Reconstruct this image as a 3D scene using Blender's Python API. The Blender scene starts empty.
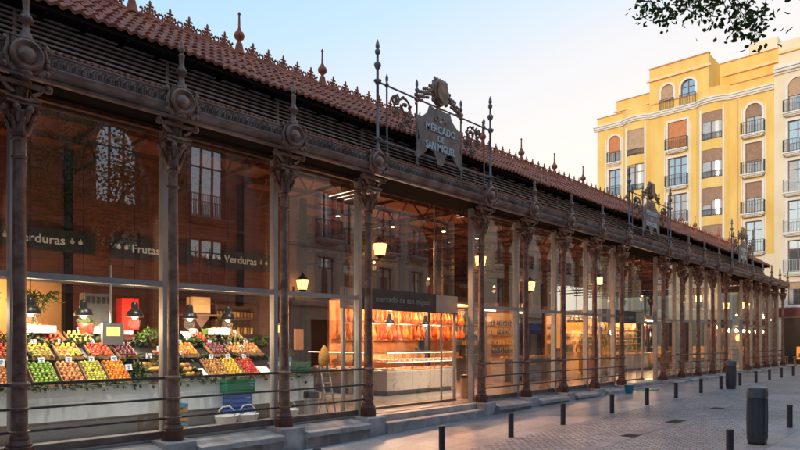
import bpy, math, random
from mathutils import Vector, Matrix
random.seed(7)
R = math.radians
sc = bpy.context.scene
COL = sc.collection

# ------------------------------------------------------------------ helpers
class MB:
    def __init__(s): s.v = []; s.f = []
    def add(s, vs, fs):
        n = len(s.v); s.v += [tuple(p) for p in vs]; s.f += [tuple(i + n for i in f) for f in fs]; return s
    def box(s, x0, y0, z0, x1, y1, z1):
        return s.add([(x0,y0,z0),(x1,y0,z0),(x1,y1,z0),(x0,y1,z0),(x0,y0,z1),(x1,y0,z1),(x1,y1,z1),(x0,y1,z1)],
                     [(0,3,2,1),(4,5,6,7),(0,1,5,4),(1,2,6,5),(2,3,7,6),(3,0,4,7)])
    def quad(s, a, b, c, d): return s.add([a,b,c,d], [(0,1,2,3)])
    def prism(s, pts, fn, t0, t1):           # 2D polygon pts, fn(p,q,t)->xyz, extruded t0..t1
        n = len(pts)
        vs = [fn(p,q,t0) for p,q in pts] + [fn(p,q,t1) for p,q in pts]
        fs = [tuple(range(n-1,-1,-1)), tuple(range(n,2*n))] + [(i,(i+1)%n,n+(i+1)%n,n+i) for i in range(n)]
        return s.add(vs, fs)
    def lathe(s, prof, c=(0,0,0), seg=16, axis='z', rot=0.0):
        vs = []; fs = []
        for r, h in prof:
            for k in range(seg):
                a = 2*math.pi*k/seg + rot
                p = (r*math.cos(a), r*math.sin(a), h)
                if axis == 'y': p = (p[0], p[2], p[1])
                if axis == 'x': p = (p[2], p[0], p[1])
                vs.append((c[0]+p[0], c[1]+p[1], c[2]+p[2]))
        for i in range(len(prof)-1):
            for k in range(seg):
                fs.append((i*seg+k, i*seg+(k+1)%seg, (i+1)*seg+(k+1)%seg, (i+1)*seg+k))
        fs.append(tuple(range(seg-1,-1,-1))); fs.append(tuple((len(prof)-1)*seg+k for k in range(seg)))
        return s.add(vs, fs)
    def ball(s, c, rx, ry=None, rz=None, seg=10, rings=6):
        ry = rx if ry is None else ry; rz = rx if rz is None else rz
        vs = []; fs = []
        for i in range(1, rings):
            t = math.pi*i/rings
            for k in range(seg):
                a = 2*math.pi*k/seg
                vs.append((c[0]+rx*math.sin(t)*math.cos(a), c[1]+ry*math.sin(t)*math.sin(a), c[2]-rz*math.cos(t)))
        b = len(vs); vs.append((c[0],c[1],c[2]-rz)); vs.append((c[0],c[1],c[2]+rz))
        for i in range(rings-2):
            for k in range(seg): fs.append((i*seg+k, i*seg+(k+1)%seg, (i+1)*seg+(k+1)%seg, (i+1)*seg+k))
        for k in range(seg):
            fs.append((b, (k+1)%seg, k)); fs.append((b+1, (rings-2)*seg+k, (rings-2)*seg+(k+1)%seg))
        return s.add(vs, fs)
    def tube(s, pts, r, seg=6, r1=None):
        pts = [Vector(p) for p in pts]; n = len(pts); vs = []; fs = []
        up = Vector((0,0,1))
        for i, p in enumerate(pts):
            d = (pts[min(i+1,n-1)] - pts[max(i-1,0)]).normalized()
            ref = up if abs(d.dot(up)) < 0.95 else Vector((1,0,0))
            a = d.cross(ref).normalized(); b = a.cross(d).normalized()
            rr = r if r1 is None else r + (r1-r)*i/(n-1)
            for k in range(seg):
                t = 2*math.pi*k/seg
                vs.append(tuple(p + a*rr*math.cos(t) + b*rr*math.sin(t)))
        for i in range(n-1):
            for k in range(seg): fs.append((i*seg+k, i*seg+(k+1)%seg, (i+1)*seg+(k+1)%seg, (i+1)*seg+k))
        fs.append(tuple(range(seg-1,-1,-1))); fs.append(tuple((n-1)*seg+k for k in range(seg)))
        return s.add(vs, fs)
    def moved(s, d):
        m = MB(); m.v = [(p[0]+d[0],p[1]+d[1],p[2]+d[2]) for p in s.v]; m.f = list(s.f); return m
    def merge(s, o, d=(0,0,0)): return s.add([(p[0]+d[0],p[1]+d[1],p[2]+d[2]) for p in o.v], o.f)
    def mesh(s, name, m, off=(0,0,0), smooth=True, ang=35):
        me = bpy.data.meshes.new(name)
        me.from_pydata([(p[0]-off[0],p[1]-off[1],p[2]-off[2]) for p in s.v], [], s.f)
        me.update()
        if smooth:
            me.shade_smooth(); me.set_sharp_from_angle(angle=R(ang))
        me.materials.append(m)
        return me

WL = {}                                          # world location of each parent
def root(name, loc): return (WL[name.name] if hasattr(name,'name') else loc)
def thing(name, label, cat, loc=(0,0,0), group=None, rz=0):
    o = bpy.data.objects.new(name, None); COL.objects.link(o)
    o.empty_display_size = .2
    o.location = loc; o.rotation_euler = (0,0,rz); WL[o.name] = tuple(loc)
    o['label'] = label; o['category'] = cat
    if group: o['group'] = group
    return o
def part(name, mb, m, parent, smooth=True, ang=35):   # verts given in world space
    o = bpy.data.objects.new(name, mb.mesh(name, m, WL[parent.name], smooth, ang)); COL.objects.link(o)
    o.parent = parent; WL[o.name] = WL[parent.name]
    return o
def solo(name, mb, m, label, cat, loc=(0,0,0), group=None, smooth=True, ang=35):
    o = bpy.data.objects.new(name, mb.mesh(name, m, loc, smooth, ang)); COL.objects.link(o)
    o.location = loc; WL[o.name] = tuple(loc); o['label'] = label; o['category'] = cat
    if group: o['group'] = group
    return o
def struct(name, mb, m, smooth=False):
    o = bpy.data.objects.new(name, mb.mesh(name, m, (0,0,0), smooth)); COL.objects.link(o); o['kind'] = 'structure'; return o
def dup(o, loc, parent=None, label=None, rz=None):
    c = o.copy(); COL.objects.link(c); c.location = loc
    if parent is not None: c.parent = parent
    if label: c['label'] = label
    if rz is not None: c.rotation_euler = (0,0,rz)
    for ch in list(o.children):
        d = ch.copy(); COL.objects.link(d); d.parent = c
        for g in list(ch.children):
            e = g.copy(); COL.objects.link(e); e.parent = d
    return c
def inst(name, mesh, loc, label, cat, group, rz=0, rx=0, s=1, parent=None):
    o = bpy.data.objects.new(name, mesh); COL.objects.link(o); o.location = loc
    o.rotation_euler = (rx,0,rz); o.scale = (s,s,s)
    if parent is not None: o.parent = parent
    else:
        o['label'] = label; o['category'] = cat
        if group: o['group'] = group
    return o

# ------------------------------------------------------------------ materials
def nt(name):
    m = bpy.data.materials.new(name); m.use_nodes = True; n = m.node_tree; n.nodes.clear()
    out = n.nodes.new('ShaderNodeOutputMaterial'); return m, n, out
def mat(name, c, rough=.6, metal=0, c2=None, scale=6, bump=0, bscale=40, spec=.5, stretch=None, rnd=0, detail=4, lo=.35, hi=.65):
    m, n, out = nt(name)
    p = n.nodes.new('ShaderNodeBsdfPrincipled'); n.links.new(p.outputs[0], out.inputs[0])
    p.inputs['Roughness'].default_value = rough; p.inputs['Metallic'].default_value = metal
    p.inputs['Specular IOR Level'].default_value = spec
    p.inputs['Base Color'].default_value = (*c,1)
    tc = n.nodes.new('ShaderNodeTexCoord'); co = tc.outputs['Object']
    if stretch:
        mp = n.nodes.new('ShaderNodeMapping'); mp.inputs['Scale'].default_value = stretch
        n.links.new(co, mp.inputs[0]); co = mp.outputs[0]
    colout = None
    if c2:
        t = n.nodes.new('ShaderNodeTexNoise'); t.inputs['Scale'].default_value = scale; t.inputs['Detail'].default_value = detail
        n.links.new(co, t.inputs['Vector'])
        r = n.nodes.new('ShaderNodeValToRGB'); r.color_ramp.elements[0].position = lo; r.color_ramp.elements[1].position = hi
        r.color_ramp.elements[0].color = (*c,1); r.color_ramp.elements[1].color = (*c2,1)
        n.links.new(t.outputs[0], r.inputs[0]); colout = r.outputs[0]
        n.links.new(colout, p.inputs['Base Color'])
    if rnd:
        oi = n.nodes.new('ShaderNodeObjectInfo'); h = n.nodes.new('ShaderNodeHueSaturation')
        mr = n.nodes.new('ShaderNodeMapRange'); mr.inputs[3].default_value = 1-rnd; mr.inputs[4].default_value = 1+rnd
        n.links.new(oi.outputs['Random'], mr.inputs[0]); n.links.new(mr.outputs[0], h.inputs['Value'])
        mr2 = n.nodes.new('ShaderNodeMapRange'); mr2.inputs[3].default_value = .5-rnd*.06; mr2.inputs[4].default_value = .5+rnd*.06
        n.links.new(oi.outputs['Random'], mr2.inputs[0]); n.links.new(mr2.outputs[0], h.inputs['Hue'])
        if colout: n.links.new(colout, h.inputs['Color'])
        else: h.inputs['Color'].default_value = (*c,1)
        n.links.new(h.outputs[0], p.inputs['Base Color'])
    if bump:
        t = n.nodes.new('ShaderNodeTexNoise'); t.inputs['Scale'].default_value = bscale; t.inputs['Detail'].default_value = 5
        n.links.new(co, t.inputs['Vector'])
        b = n.nodes.new('ShaderNodeBump'); b.inputs['Strength'].default_value = bump; b.inputs['Distance'].default_value = .02
        n.links.new(t.outputs[0], b.inputs['Height']); n.links.new(b.outputs[0], p.inputs['Normal'])
    return m
def emit(name, c, s):
    m, n, out = nt(name); e = n.nodes.new('ShaderNodeEmission'); e.inputs[0].default_value = (*c,1); e.inputs[1].default_value = s
    n.links.new(e.outputs[0], out.inputs[0]); return m
def glassmat(name, f0=.05, tint=(.96,.98,.98), rough=0.0, k=1.0, wave=0):
    m, n, out = nt(name)
    tr = n.nodes.new('ShaderNodeBsdfTransparent'); tr.inputs[0].default_value = (*tint,1)
    gl = n.nodes.new('ShaderNodeBsdfGlossy'); gl.inputs['Roughness'].default_value = rough; gl.inputs[0].default_value = (k,k,k,1)
    g = n.nodes.new('ShaderNodeNewGeometry'); d = n.nodes.new('ShaderNodeVectorMath'); d.operation = 'DOT_PRODUCT'
    n.links.new(g.outputs['Normal'], d.inputs[0]); n.links.new(g.outputs['Incoming'], d.inputs[1])
    def M(op, a, b=None):
        q = n.nodes.new('ShaderNodeMath'); q.operation = op
        for i, v in enumerate((a,b)):
            if v is None: continue
            if isinstance(v,(int,float)): q.inputs[i].default_value = v
            else: n.links.new(v, q.inputs[i])
        return q.outputs[0]
    if wave:
        tc=n.nodes.new('ShaderNodeTexCoord'); nz=n.nodes.new('ShaderNodeTexNoise'); nz.inputs['Scale'].default_value=.9; nz.inputs['Detail'].default_value=1
        n.links.new(tc.outputs['Object'],nz.inputs['Vector']); bp=n.nodes.new('ShaderNodeBump'); bp.inputs['Strength'].default_value=.5; bp.inputs['Distance'].default_value=wave
        n.links.new(nz.outputs[0],bp.inputs['Height']); n.links.new(bp.outputs[0],gl.inputs['Normal'])
    c = M('ABSOLUTE', d.outputs['Value']); w = M('POWER', M('SUBTRACT', 1, c), 5)
    F = M('ADD', M('MULTIPLY', w, 1-f0), f0)
    mx = n.nodes.new('ShaderNodeMixShader'); n.links.new(F, mx.inputs[0]); n.links.new(tr.outputs[0], mx.inputs[1]); n.links.new(gl.outputs[0], mx.inputs[2])
    n.links.new(mx.outputs[0], out.inputs[0]); return m
def brickmat(name, c1, c2, cm, bw, bh, mort, rough=.6, bump=.5, offset=.5, noise=None, rot=0, plane='xy', spec=.5, big=None):
    m, n, out = nt(name)
    p = n.nodes.new('ShaderNodeBsdfPrincipled'); n.links.new(p.outputs[0], out.inputs[0]); p.inputs['Roughness'].default_value = rough
    p.inputs['Specular IOR Level'].default_value = spec
    tc = n.nodes.new('ShaderNodeTexCoord'); co = tc.outputs['Object']
    nz = n.nodes.new('ShaderNodeTexNoise'); nz.inputs['Scale'].default_value = 2.5; n.links.new(co, nz.inputs['Vector'])
    vm = n.nodes.new('ShaderNodeVectorMath'); vm.operation='MULTIPLY_ADD'; vm.inputs[1].default_value = (.03,.03,.03) if noise is None else noise
    n.links.new(nz.outputs['Color'], vm.inputs[0]); n.links.new(co, vm.inputs[2])
    mp = n.nodes.new('ShaderNodeMapping'); mp.inputs['Rotation'].default_value = (0,0,rot) if plane=='xy' else ((R(90),0,0) if plane=='xz' else (0,R(90),R(90)))
    n.links.new(vm.outputs[0], mp.inputs[0])
    b = n.nodes.new('ShaderNodeTexBrick'); b.offset = offset
    b.inputs['Color1'].default_value = (*c1,1); b.inputs['Color2'].default_value = (*c2,1); b.inputs['Mortar'].default_value = (*cm,1)
    b.inputs['Scale'].default_value = 1; b.inputs['Mortar Size'].default_value = mort; b.inputs['Brick Width'].default_value = bw; b.inputs['Row Height'].default_value = bh
    b.inputs['Mortar Smooth'].default_value = .3
    n.links.new(mp.outputs[0], b.inputs['Vector'])
    big_ = n.nodes.new('ShaderNodeTexNoise'); big_.inputs['Scale'].default_value = .45; big_.inputs['Detail'].default_value = 6; n.links.new(co, big_.inputs['Vector'])
    mr = n.nodes.new('ShaderNodeMapRange'); mr.inputs[1].default_value=.3; mr.inputs[2].default_value=.7; mr.inputs[3].default_value=.72; mr.inputs[4].default_value=1.25
    n.links.new(big_.outputs[0], mr.inputs[0])
    fine = n.nodes.new('ShaderNodeTexNoise'); fine.inputs['Scale'].default_value = 30; n.links.new(co, fine.inputs['Vector'])
    mr2 = n.nodes.new('ShaderNodeMapRange'); mr2.inputs[1].default_value=.3; mr2.inputs[2].default_value=.7; mr2.inputs[3].default_value=.8; mr2.inputs[4].default_value=1.2
    n.links.new(fine.outputs[0], mr2.inputs[0])
    mu1 = n.nodes.new('ShaderNodeMath'); mu1.operation='MULTIPLY'; n.links.new(mr.outputs[0], mu1.inputs[0]); n.links.new(mr2.outputs[0], mu1.inputs[1])
    sp_ = n.nodes.new('ShaderNodeTexNoise'); sp_.inputs['Scale'].default_value = 5.5; sp_.inputs['Detail'].default_value = 2; n.links.new(co, sp_.inputs['Vector'])
    mr3 = n.nodes.new('ShaderNodeMapRange'); mr3.inputs[1].default_value=.62; mr3.inputs[2].default_value=.70; mr3.inputs[3].default_value=1; mr3.inputs[4].default_value=.72
    n.links.new(sp_.outputs[0], mr3.inputs[0])
    mu0 = n.nodes.new('ShaderNodeMath'); mu0.operation='MULTIPLY'; n.links.new(mu1.outputs[0], mu0.inputs[0]); n.links.new(mr3.outputs[0], mu0.inputs[1])
    mu = n.nodes.new('ShaderNodeVectorMath'); mu.operation='SCALE'; n.links.new(b.outputs['Color'], mu.inputs[0]); n.links.new(mu0.outputs[0], mu.inputs['Scale'])
    n.links.new(mu.outputs[0], p.inputs['Base Color'])
    inv = n.nodes.new('ShaderNodeMath'); inv.operation='SUBTRACT'; inv.inputs[0].default_value = 1; n.links.new(b.outputs['Fac'], inv.inputs[1])
    ad = n.nodes.new('ShaderNodeMath'); ad.operation='MULTIPLY_ADD'; n.links.new(fine.outputs[0], ad.inputs[0]); ad.inputs[1].default_value = .5; n.links.new(inv.outputs[0], ad.inputs[2])
    bp = n.nodes.new('ShaderNodeBump'); bp.inputs['Strength'].default_value = bump; bp.inputs['Distance'].default_value = .012
    n.links.new(ad.outputs[0], bp.inputs['Height']); n.links.new(bp.outputs[0], p.inputs['Normal'])
    return m

M = {}
M['iron']    = mat('cast_iron', (.17,.07,.042), .38, .05, (.35,.20,.15), 6, .4, 60, rnd=.12, detail=9)
M['ironbase']= mat('rusty_iron', (.085,.032,.022), .4, .1, (.17,.065,.042), 7, .3, 60)
M['irongrey']= mat('grey_iron', (.17,.135,.13), .5, .2, (.27,.22,.21), 4, .3, 60)
M['beam']    = mat('beam_iron', (.20,.115,.09), .42, .05, (.40,.285,.25), 3, .2, 40)
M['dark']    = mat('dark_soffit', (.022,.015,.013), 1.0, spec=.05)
M['stoned']  = mat('brown_stone', (.17,.12,.10), .85, 0, (.23,.17,.14), 1.5)
M['panesky'] = mat('plate_window', (.60,.70,.77), .02, .95, spec=1.0)
M['rail']    = mat('rail_steel', (.055,.05,.055), .4, .6, (.09,.08,.08), 10)
M['tile']    = mat('terracotta_tile', (.24,.058,.03), .75, 0, (.58,.185,.095), 5.5, .5, 30, detail=12, lo=.3, hi=.7)
M['terra']   = mat('terracotta', (.36,.10,.05), .75, 0, (.55,.19,.10), 8, .3, 30)
M['slat']    = mat('slat_grey', (.42,.34,.31), .5, 0, (.60,.50,.46), 6)
M['mull']    = mat('mullion_grey', (.42,.39,.37), .45, .3, (.5,.47,.45), 5)
M['glass']   = glassmat('shopfront_glass', .12, (.95,.965,.96), wave=.002)
M['caseglass'] = glassmat('case_glass', .04)
M['granite'] = mat('granite', (.30,.295,.305), .6, 0, (.54,.53,.54), 3.2, .35, 70, detail=12)
M['granited']= mat('granite_dark', (.20,.195,.20), .65, 0, (.40,.39,.40), 3.5, .3, 50, detail=8)
M['setts']   = brickmat('granite_setts', (.31,.30,.31), (.50,.485,.495), (.075,.07,.075), .18, .10, .013, .45, 1.0, rot=R(90))
M['slabs']   = brickmat('granite_slabs', (.34,.32,.325), (.43,.405,.41), (.15,.14,.15), 1.2, .8, .008, .42, .3, noise=(.005,.005,.005))
M['slabs2']  = brickmat('granite_slabs_far', (.33,.315,.32), (.40,.385,.39), (.15,.14,.15), .9, .6, .008, .5, .3, noise=(.005,.005,.005))
M['asphalt'] = mat('paving_base', (.16,.155,.165), .8, 0, (.2,.19,.2), 1, .3, 30)
M['strip']   = brickmat('drain_stone', (.27,.245,.255), (.38,.345,.35), (.12,.11,.12), .6, .3, .01, .5, .3, noise=(.004,.004,.004))
M['grate']   = mat('grate_iron', (.05,.045,.045), .5, .5)
M['bollard'] = mat('bollard_paint', (.045,.047,.055), .42, .2, (.07,.07,.08), 12, .1, 60)
M['bin']     = mat('bin_plastic', (.055,.06,.07), .38, 0, (.075,.08,.09), 3)
M['binlid']  = mat('bin_lid', (.13,.135,.15), .3, .2, (.17,.175,.19), 5)
M['yellow']  = mat('yellow_stucco', (.87,.53,.13), .85, 0, (.95,.64,.20), .9, .2, 12, detail=9, stretch=(1,1,.3))
M['yellowd'] = mat('yellow_stucco_pale', (.92,.62,.30), .85, 0, (.98,.70,.38), .5)
M['cream']   = mat('cream_stucco', (.84,.66,.42), .85, 0, (.92,.76,.54), .4, .15, 12, detail=7)
M['white']   = mat('white_trim', (.80,.74,.66), .7, 0, (.88,.82,.74), 1.5)
M['blindo']  = mat('orange_blind', (.62,.22,.08), .7, 0, (.7,.28,.11), 4)
M['blindt']  = mat('tan_blind', (.50,.31,.18), .7, 0, (.58,.38,.24), 4)
M['blindb']  = mat('brown_blind', (.34,.19,.12), .7, 0, (.42,.25,.16), 4)
M['wood']    = mat('brown_wood', (.15,.075,.045), .5, 0, (.22,.11,.07), 4, stretch=(1,1,8))
M['pane']    = mat('window_pane', (.46,.53,.57), .03, .85, spec=1.0)
M['curtain'] = mat('curtained_pane', (.45,.45,.44), .15, 0, (.55,.54,.52), 2, spec=.9)
M['darkrail']= mat('balcony_iron', (.05,.05,.06), .5, .3)
M['greyrail']= mat('balcony_grey', (.45,.45,.45), .5, .2)
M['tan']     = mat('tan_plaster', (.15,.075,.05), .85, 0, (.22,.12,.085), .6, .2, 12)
M['peach']   = mat('peach_plaster', (.66,.47,.32), .85, 0, (.76,.56,.40), .5, .2, 12)
M['stone']   = mat('grey_stone', (.40,.36,.33), .8, 0, (.48,.44,.40), 1, .2, 15)
M['awning']  = mat('blue_awning', (.03,.10,.30), .7, 0, (.04,.13,.36), 3)
M['brick']   = brickmat('brown_brick', (.30,.14,.09), (.36,.18,.12), (.3,.25,.2), .25,.07,.01,.85,.3, plane='xz')
M['redwood'] = mat('red_wood_panel', (.13,.032,.013), .45, 0, (.24,.06,.022), 2.2, .3, 30, stretch=(1,1,14))
M['ceil']    = mat('ceiling_wood', (.28,.075,.03), .6, 0, (.36,.11,.05), 1.5, stretch=(8,1,1))
M['black']   = mat('black_paint', (.018,.018,.02), .35)
M['board']   = mat('black_board', (.022,.022,.026), .45, 0, (.03,.03,.035), 3)
M['headerb']  = mat('bronze_header', (.075,.062,.058), .4, .2, (.095,.08,.075), 3)
M['letter']  = mat('pale_letter', (.62,.58,.52), .6)
M['letters'] = mat('sign_letter', (.74,.79,.82), .55, 0, (.58,.62,.65), 12)
M['letterd'] = mat('dim_letter', (.36,.34,.31), .6)
M['letterw'] = mat('white_letter', (.85,.9,.92), .5)
M['floor']   = mat('hall_floor', (.40,.35,.31), .22, 0, (.46,.40,.36), .8, .05, 20)
M['counterw']= mat('white_counter', (.74,.86,.92), .35, 0, (.80,.90,.95), 1.2, .04, 10)
M['counterc']= brickmat('cream_counter', (.62,.55,.47), (.68,.60,.52), (.25,.22,.2), .9, 1.2, .006, .35, .1, noise=(.002,.002,.002), plane='xz', offset=0)
M['toe']     = mat('grey_plinth', (.22,.22,.22), .5, 0, (.28,.28,.27), 2)
M['orangew'] = mat('orange_wall', (.80,.46,.20), .7, 0, (.88,.55,.26), 1.2)
M['redback'] = mat('warm_back_panel', (.62,.22,.09), .6, 0, (.75,.34,.15), 3)
M['redbox']  = mat('red_enamel', (.75,.03,.02), .35)
M['steel']   = mat('brushed_steel', (.55,.55,.55), .3, .9, (.65,.65,.65), 20, stretch=(1,1,.1))
M['greymet'] = mat('grey_metal', (.28,.29,.31), .45, .4)
M['woodb']   = mat('light_wood', (.42,.24,.12), .6, 0, (.52,.31,.17), 6, stretch=(1,8,1))
M['screen']  = emit('scale_screen', (1,.75,.2), 1.3)
M['lampglow']= emit('lantern_glow', (1,.50,.15), 10)
M['lampsoft']= emit('chandelier_glow', (1,.22,.015), 1.5)
M['tubeglow']= emit('tube_glow', (1,.80,.58), 2.2)
M['caseglow']= emit('case_glow', (1,.70,.42), 5)
M['globe']   = emit('globe_glow', (1,.55,.2), 5)
M['bulb']    = emit('warm_bulb', (1,.7,.38), 10)
M['amber']   = emit('amber_panel', (1,.33,.05), .6)
M['card']    = mat('white_card', (.85,.87,.9), .5)
M['cardblue']= mat('card_blue', (.1,.25,.6), .5)
M['basket']  = mat('white_wicker', (.72,.76,.76), .7, 0, (.5,.54,.55), 60, .6, 60)
M['leaf']    = mat('leaf_green', (.035,.075,.02), .55, 0, (.07,.12,.035), 1.5, rnd=.2)
M['leafd']   = mat('leaf_dark', (.055,.10,.02), .65, 0, (.09,.13,.035), 1.2, spec=.15)
M['bark']    = mat('bark', (.09,.065,.05), .9, 0, (.15,.11,.085), 8, .6, 30, stretch=(4,4,1))
M['flower']  = mat('petal_mix', (.6,.5,.1), .6, 0, (.7,.15,.05), 25)
def fm(n, c, c2): M[n] = mat(n, c, .38, 0, c2, 9, rnd=.32)
fm('apple_green', (.22,.42,.04), (.32,.52,.07)); fm('peach_fruit', (.75,.28,.10), (.82,.46,.18)); fm('pear_fruit', (.55,.56,.07),(.66,.62,.12))
fm('orange_fruit', (.86,.27,.02), (.9,.33,.03)); fm('golden_fruit', (.62,.36,.10), (.55,.24,.06)); fm('lemon_fruit', (.85,.55,.04), (.88,.62,.08))
fm('tomato_fruit', (.68,.07,.03), (.76,.14,.04)); fm('nut_fruit', (.38,.22,.10), (.48,.3,.16)); fm('plum_fruit', (.14,.03,.05), (.22,.05,.07)); fm('lettuce', (.12,.22,.05),(.2,.32,.09))
M['ham']     = mat('cured_ham', (.30,.035,.01), .35, 0, (.72,.26,.07), 7, rnd=.4)
M['meat']    = mat('cut_meat', (.55,.09,.06), .35, 0, (.75,.4,.3), 14, rnd=.3)
M['bluep']   = mat('blue_plastic', (.02,.12,.55), .4); M['greenp'] = mat('green_plastic', (.02,.20,.09), .45)
M['teal']    = mat('teal_plastic', (.03,.22,.32), .4); M['crateb'] = mat('sky_blue_crate', (.10,.38,.62), .5); M['cratey'] = mat('amber_crate', (.8,.42,.05), .5)
M['matg']    = mat('green_mat', (.10,.35,.22), .8, 0, (.2,.45,.3), 8)
M['bottle']  = mat('bottle_glass', (.05,.09,.04), .12, 0, rnd=.5, spec=.8); M['jar'] = mat('amber_jar', (.6,.3,.08), .2, 0, rnd=.5)
M['boxc']    = mat('carton', (.55,.36,.2), .7, 0, rnd=.4)
M['redsign'] = mat('dark_red_fascia', (.16,.02,.02), .5)
M['bluewall']= mat('slate_blue', (.20,.23,.32), .7)
M['flag']    = mat('stall_grey', (.35,.34,.34), .5)

# ------------------------------------------------------------------ camera
TH = R(42.9); F = 620.0; CAMP = Vector((0,-10.17,1.7))
cam = bpy.data.cameras.new('camera'); co = bpy.data.objects.new('camera', cam); COL.objects.link(co); sc.camera = co
co.location = CAMP; co.rotation_euler = (R(90), 0, TH - R(90))
cam.sensor_width = 36; cam.lens = F/800*36; cam.shift_y = (341.6-225)/800; cam.clip_end = 2000; cam.clip_start = .05
def at(px, py, X):                              # calibration: photo pixel -> world point at a known X
    u = (px-400)/F; v = (341.6-py)/F
    fw = X/(math.cos(TH)+u*math.sin(TH))
    return Vector((X, CAMP.y + fw*(math.sin(TH)-u*math.cos(TH)), 1.7+v*fw))

# ------------------------------------------------------------------ ground
def zg(X):
    t = 23 - X
    s = 0.5*(t + math.sqrt(t*t+4)) if t < 40 else t
    return -.19 - .0175*min(s, 33)
def sheet(y0, y1, dz, x0=-40, x1=110):
    mb = MB(); xs = [x0 + i*(x1-x0)/75 for i in range(76)]
    for i in range(75):
        a, b = xs[i], xs[i+1]
        mb.quad((a,y0,zg(a)+dz),(b,y0,zg(b)+dz),(b,y1,zg(b)+dz),(a,y1,zg(a)+dz))
    return mb
g = MB(); xs = [-600,-100]+[-60+i*4 for i in range(50)]+[300,700]
for i in range(len(xs)-1):
    a,b = xs[i],xs[i+1]; g.quad((a,-600,zg(a)-.02),(b,-600,zg(b)-.02),(b,700,zg(b)-.02),(a,700,zg(a)-.02))
struct('ground', g, M['asphalt'])
struct('pavement', sheet(-2.85, 12, 0), M['slabs'])
struct('road', sheet(-6.5, -2.85, 0), M['setts'])
struct('pavement', sheet(-15, -6.5, .0), M['slabs2'])
struct('drain_strip', sheet(-4.78, -4.5, .004), M['strip'])
for i,(gx,lb) in enumerate(((10.6,'large rusty drain grate set in the sett paving nearest the camera'),(13.4,'small drain grate in the stone strip between the nearest two grates'),(16.2,'dark drain grate in the stone strip left of the big litter bin'),(19.6,'farthest small drain grate in the stone strip'))):
    m_ = MB(); w = .75 if i in (0,2) else .45
    z = zg(gx)+.012
    m_.box(gx-w/2,-4.77,z-.02,gx+w/2,-4.73,z); m_.box(gx-w/2,-4.53,z-.02,gx+w/2,-4.49,z)
    for k in range(int(w/.06)+1): m_.box(gx-w/2+k*.06,-4.74,z-.02,gx-w/2+k*.06+.03,-4.52,z-.002)
    solo('drain_grate', m_, M['grate'], lb, 'drain grate', (gx,-4.63,z), smooth=False)

# ------------------------------------------------------------------ market hall
S = 2.35; X0 = 2.83
T = [-2,-1,0,1,2,3,4.88,5.88,6.88,7.88,8.88,10.76,11.76,12.76,13.76,14.76,16.64,17.64,18.64,19.64,20.64]
CX = [X0+S*t for t in T]
GATES = [(5,6),(10,11),(15,16)]
XW, XE = CX[0]-1, CX[-1]
hall = thing('market_hall', 'long cast iron and glass market hall with red tiled roof and louvred band', 'market hall', (0,0,0))
ex = lambda p,q,t: (t,p,q)      # profile (y,z) extruded along x
ey = lambda p,q,t: (XE+.0-p, t, q)  # same profile on the east end, along y (mirrored outward)

# column prototype
def column_mesh():
    b = MB()
    b.lathe([(.095,.10),(.118,.30),(.113,.37),(.14,.375),(.145,.40),(.113,.415),(.110,.70),(.137,.705),(.142,.735),(.108,.75),(.106,1.04),(.14,1.045),(.15,1.075),(.14,1.10),(.098,1.12),(.080,4.34),(.105,4.35),(.11,4.38),(.08,4.40),(.080,4.60),(.105,4.61),(.11,4.64),(.082,4.66),(.082,4.8)], seg=16)
    return b
def pedestal_mesh():
    b = MB(); b.lathe([(.19,0),(.19,.17),(.175,.185)], seg=8, rot=R(22.5))
    b.lathe([(.165,.18),(.17,.21),(.13,.27),(.135,.30),(.115,.34)], seg=16); return b
def capital_mesh():
    b = MB(); b.lathe([(.085,4.66),(.125,4.72),(.115,4.80),(.15,4.95),(.17,5.0),(.16,5.03)], seg=16)
    for k in range(8):
        a = k*math.pi/4
        b.tube([(.11*math.cos(a),.11*math.sin(a),4.72),(.16*math.cos(a),.16*math.sin(a),4.86),(.2*math.cos(a),.2*math.sin(a),4.93),(.19*math.cos(a),.19*math.sin(a),4.89)], .035, 6, .022)
        a2 = a+math.pi/8
        b.tube([(.13*math.cos(a2),.13*math.sin(a2),4.86),(.18*math.cos(a2),.18*math.sin(a2),5.0),(.245*math.cos(a2),.245*math.sin(a2),5.08),(.25*math.cos(a2),.25*math.sin(a2),5.01)], .035, 6, .03)
        b.ball((.225*math.cos(a2),.225*math.sin(a2),5.04), .052, seg=8, rings=5)
    b.prism([(-.21,-.21),(0,-.17),(.21,-.21),(.17,0),(.21,.21),(0,.17),(-.21,.21),(-.17,0)], lambda p,q,t:(p,q,t), 5.10, 5.15)
    b.prism([(-.23,-.23),(0,-.195),(.23,-.23),(.195,0),(.23,.23),(0,.195),(-.23,.23),(-.195,0)], lambda p,q,t:(p,q,t), 5.153, 5.19)
    b.lathe([(.15,5.19),(.10,5.23),(.09,5.30),(.125,5.34),(.12,5.40),(.16,5.47),(.17,5.52)], seg=12)
    for k in range(6):
        a = k*math.pi/3; b.tube([(.1*math.cos(a),.1*math.sin(a),5.22),(.15*math.cos(a),.15*math.sin(a),5.33),(.12*math.cos(a),.12*math.sin(a),5.42)], .025, 5)
    return b
def bracket_mesh():
    b = MB(); b.box(-.30,-.20,5.36,.30,-.14,5.42)
    for sx in (-1,1):
        b.ball((sx*.33,-.17,5.40), .065, seg=10); b.tube([(sx*.12,-.17,5.25),(sx*.2,-.17,5.30),(sx*.27,-.17,5.38)], .028, 6)
    return b
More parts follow.
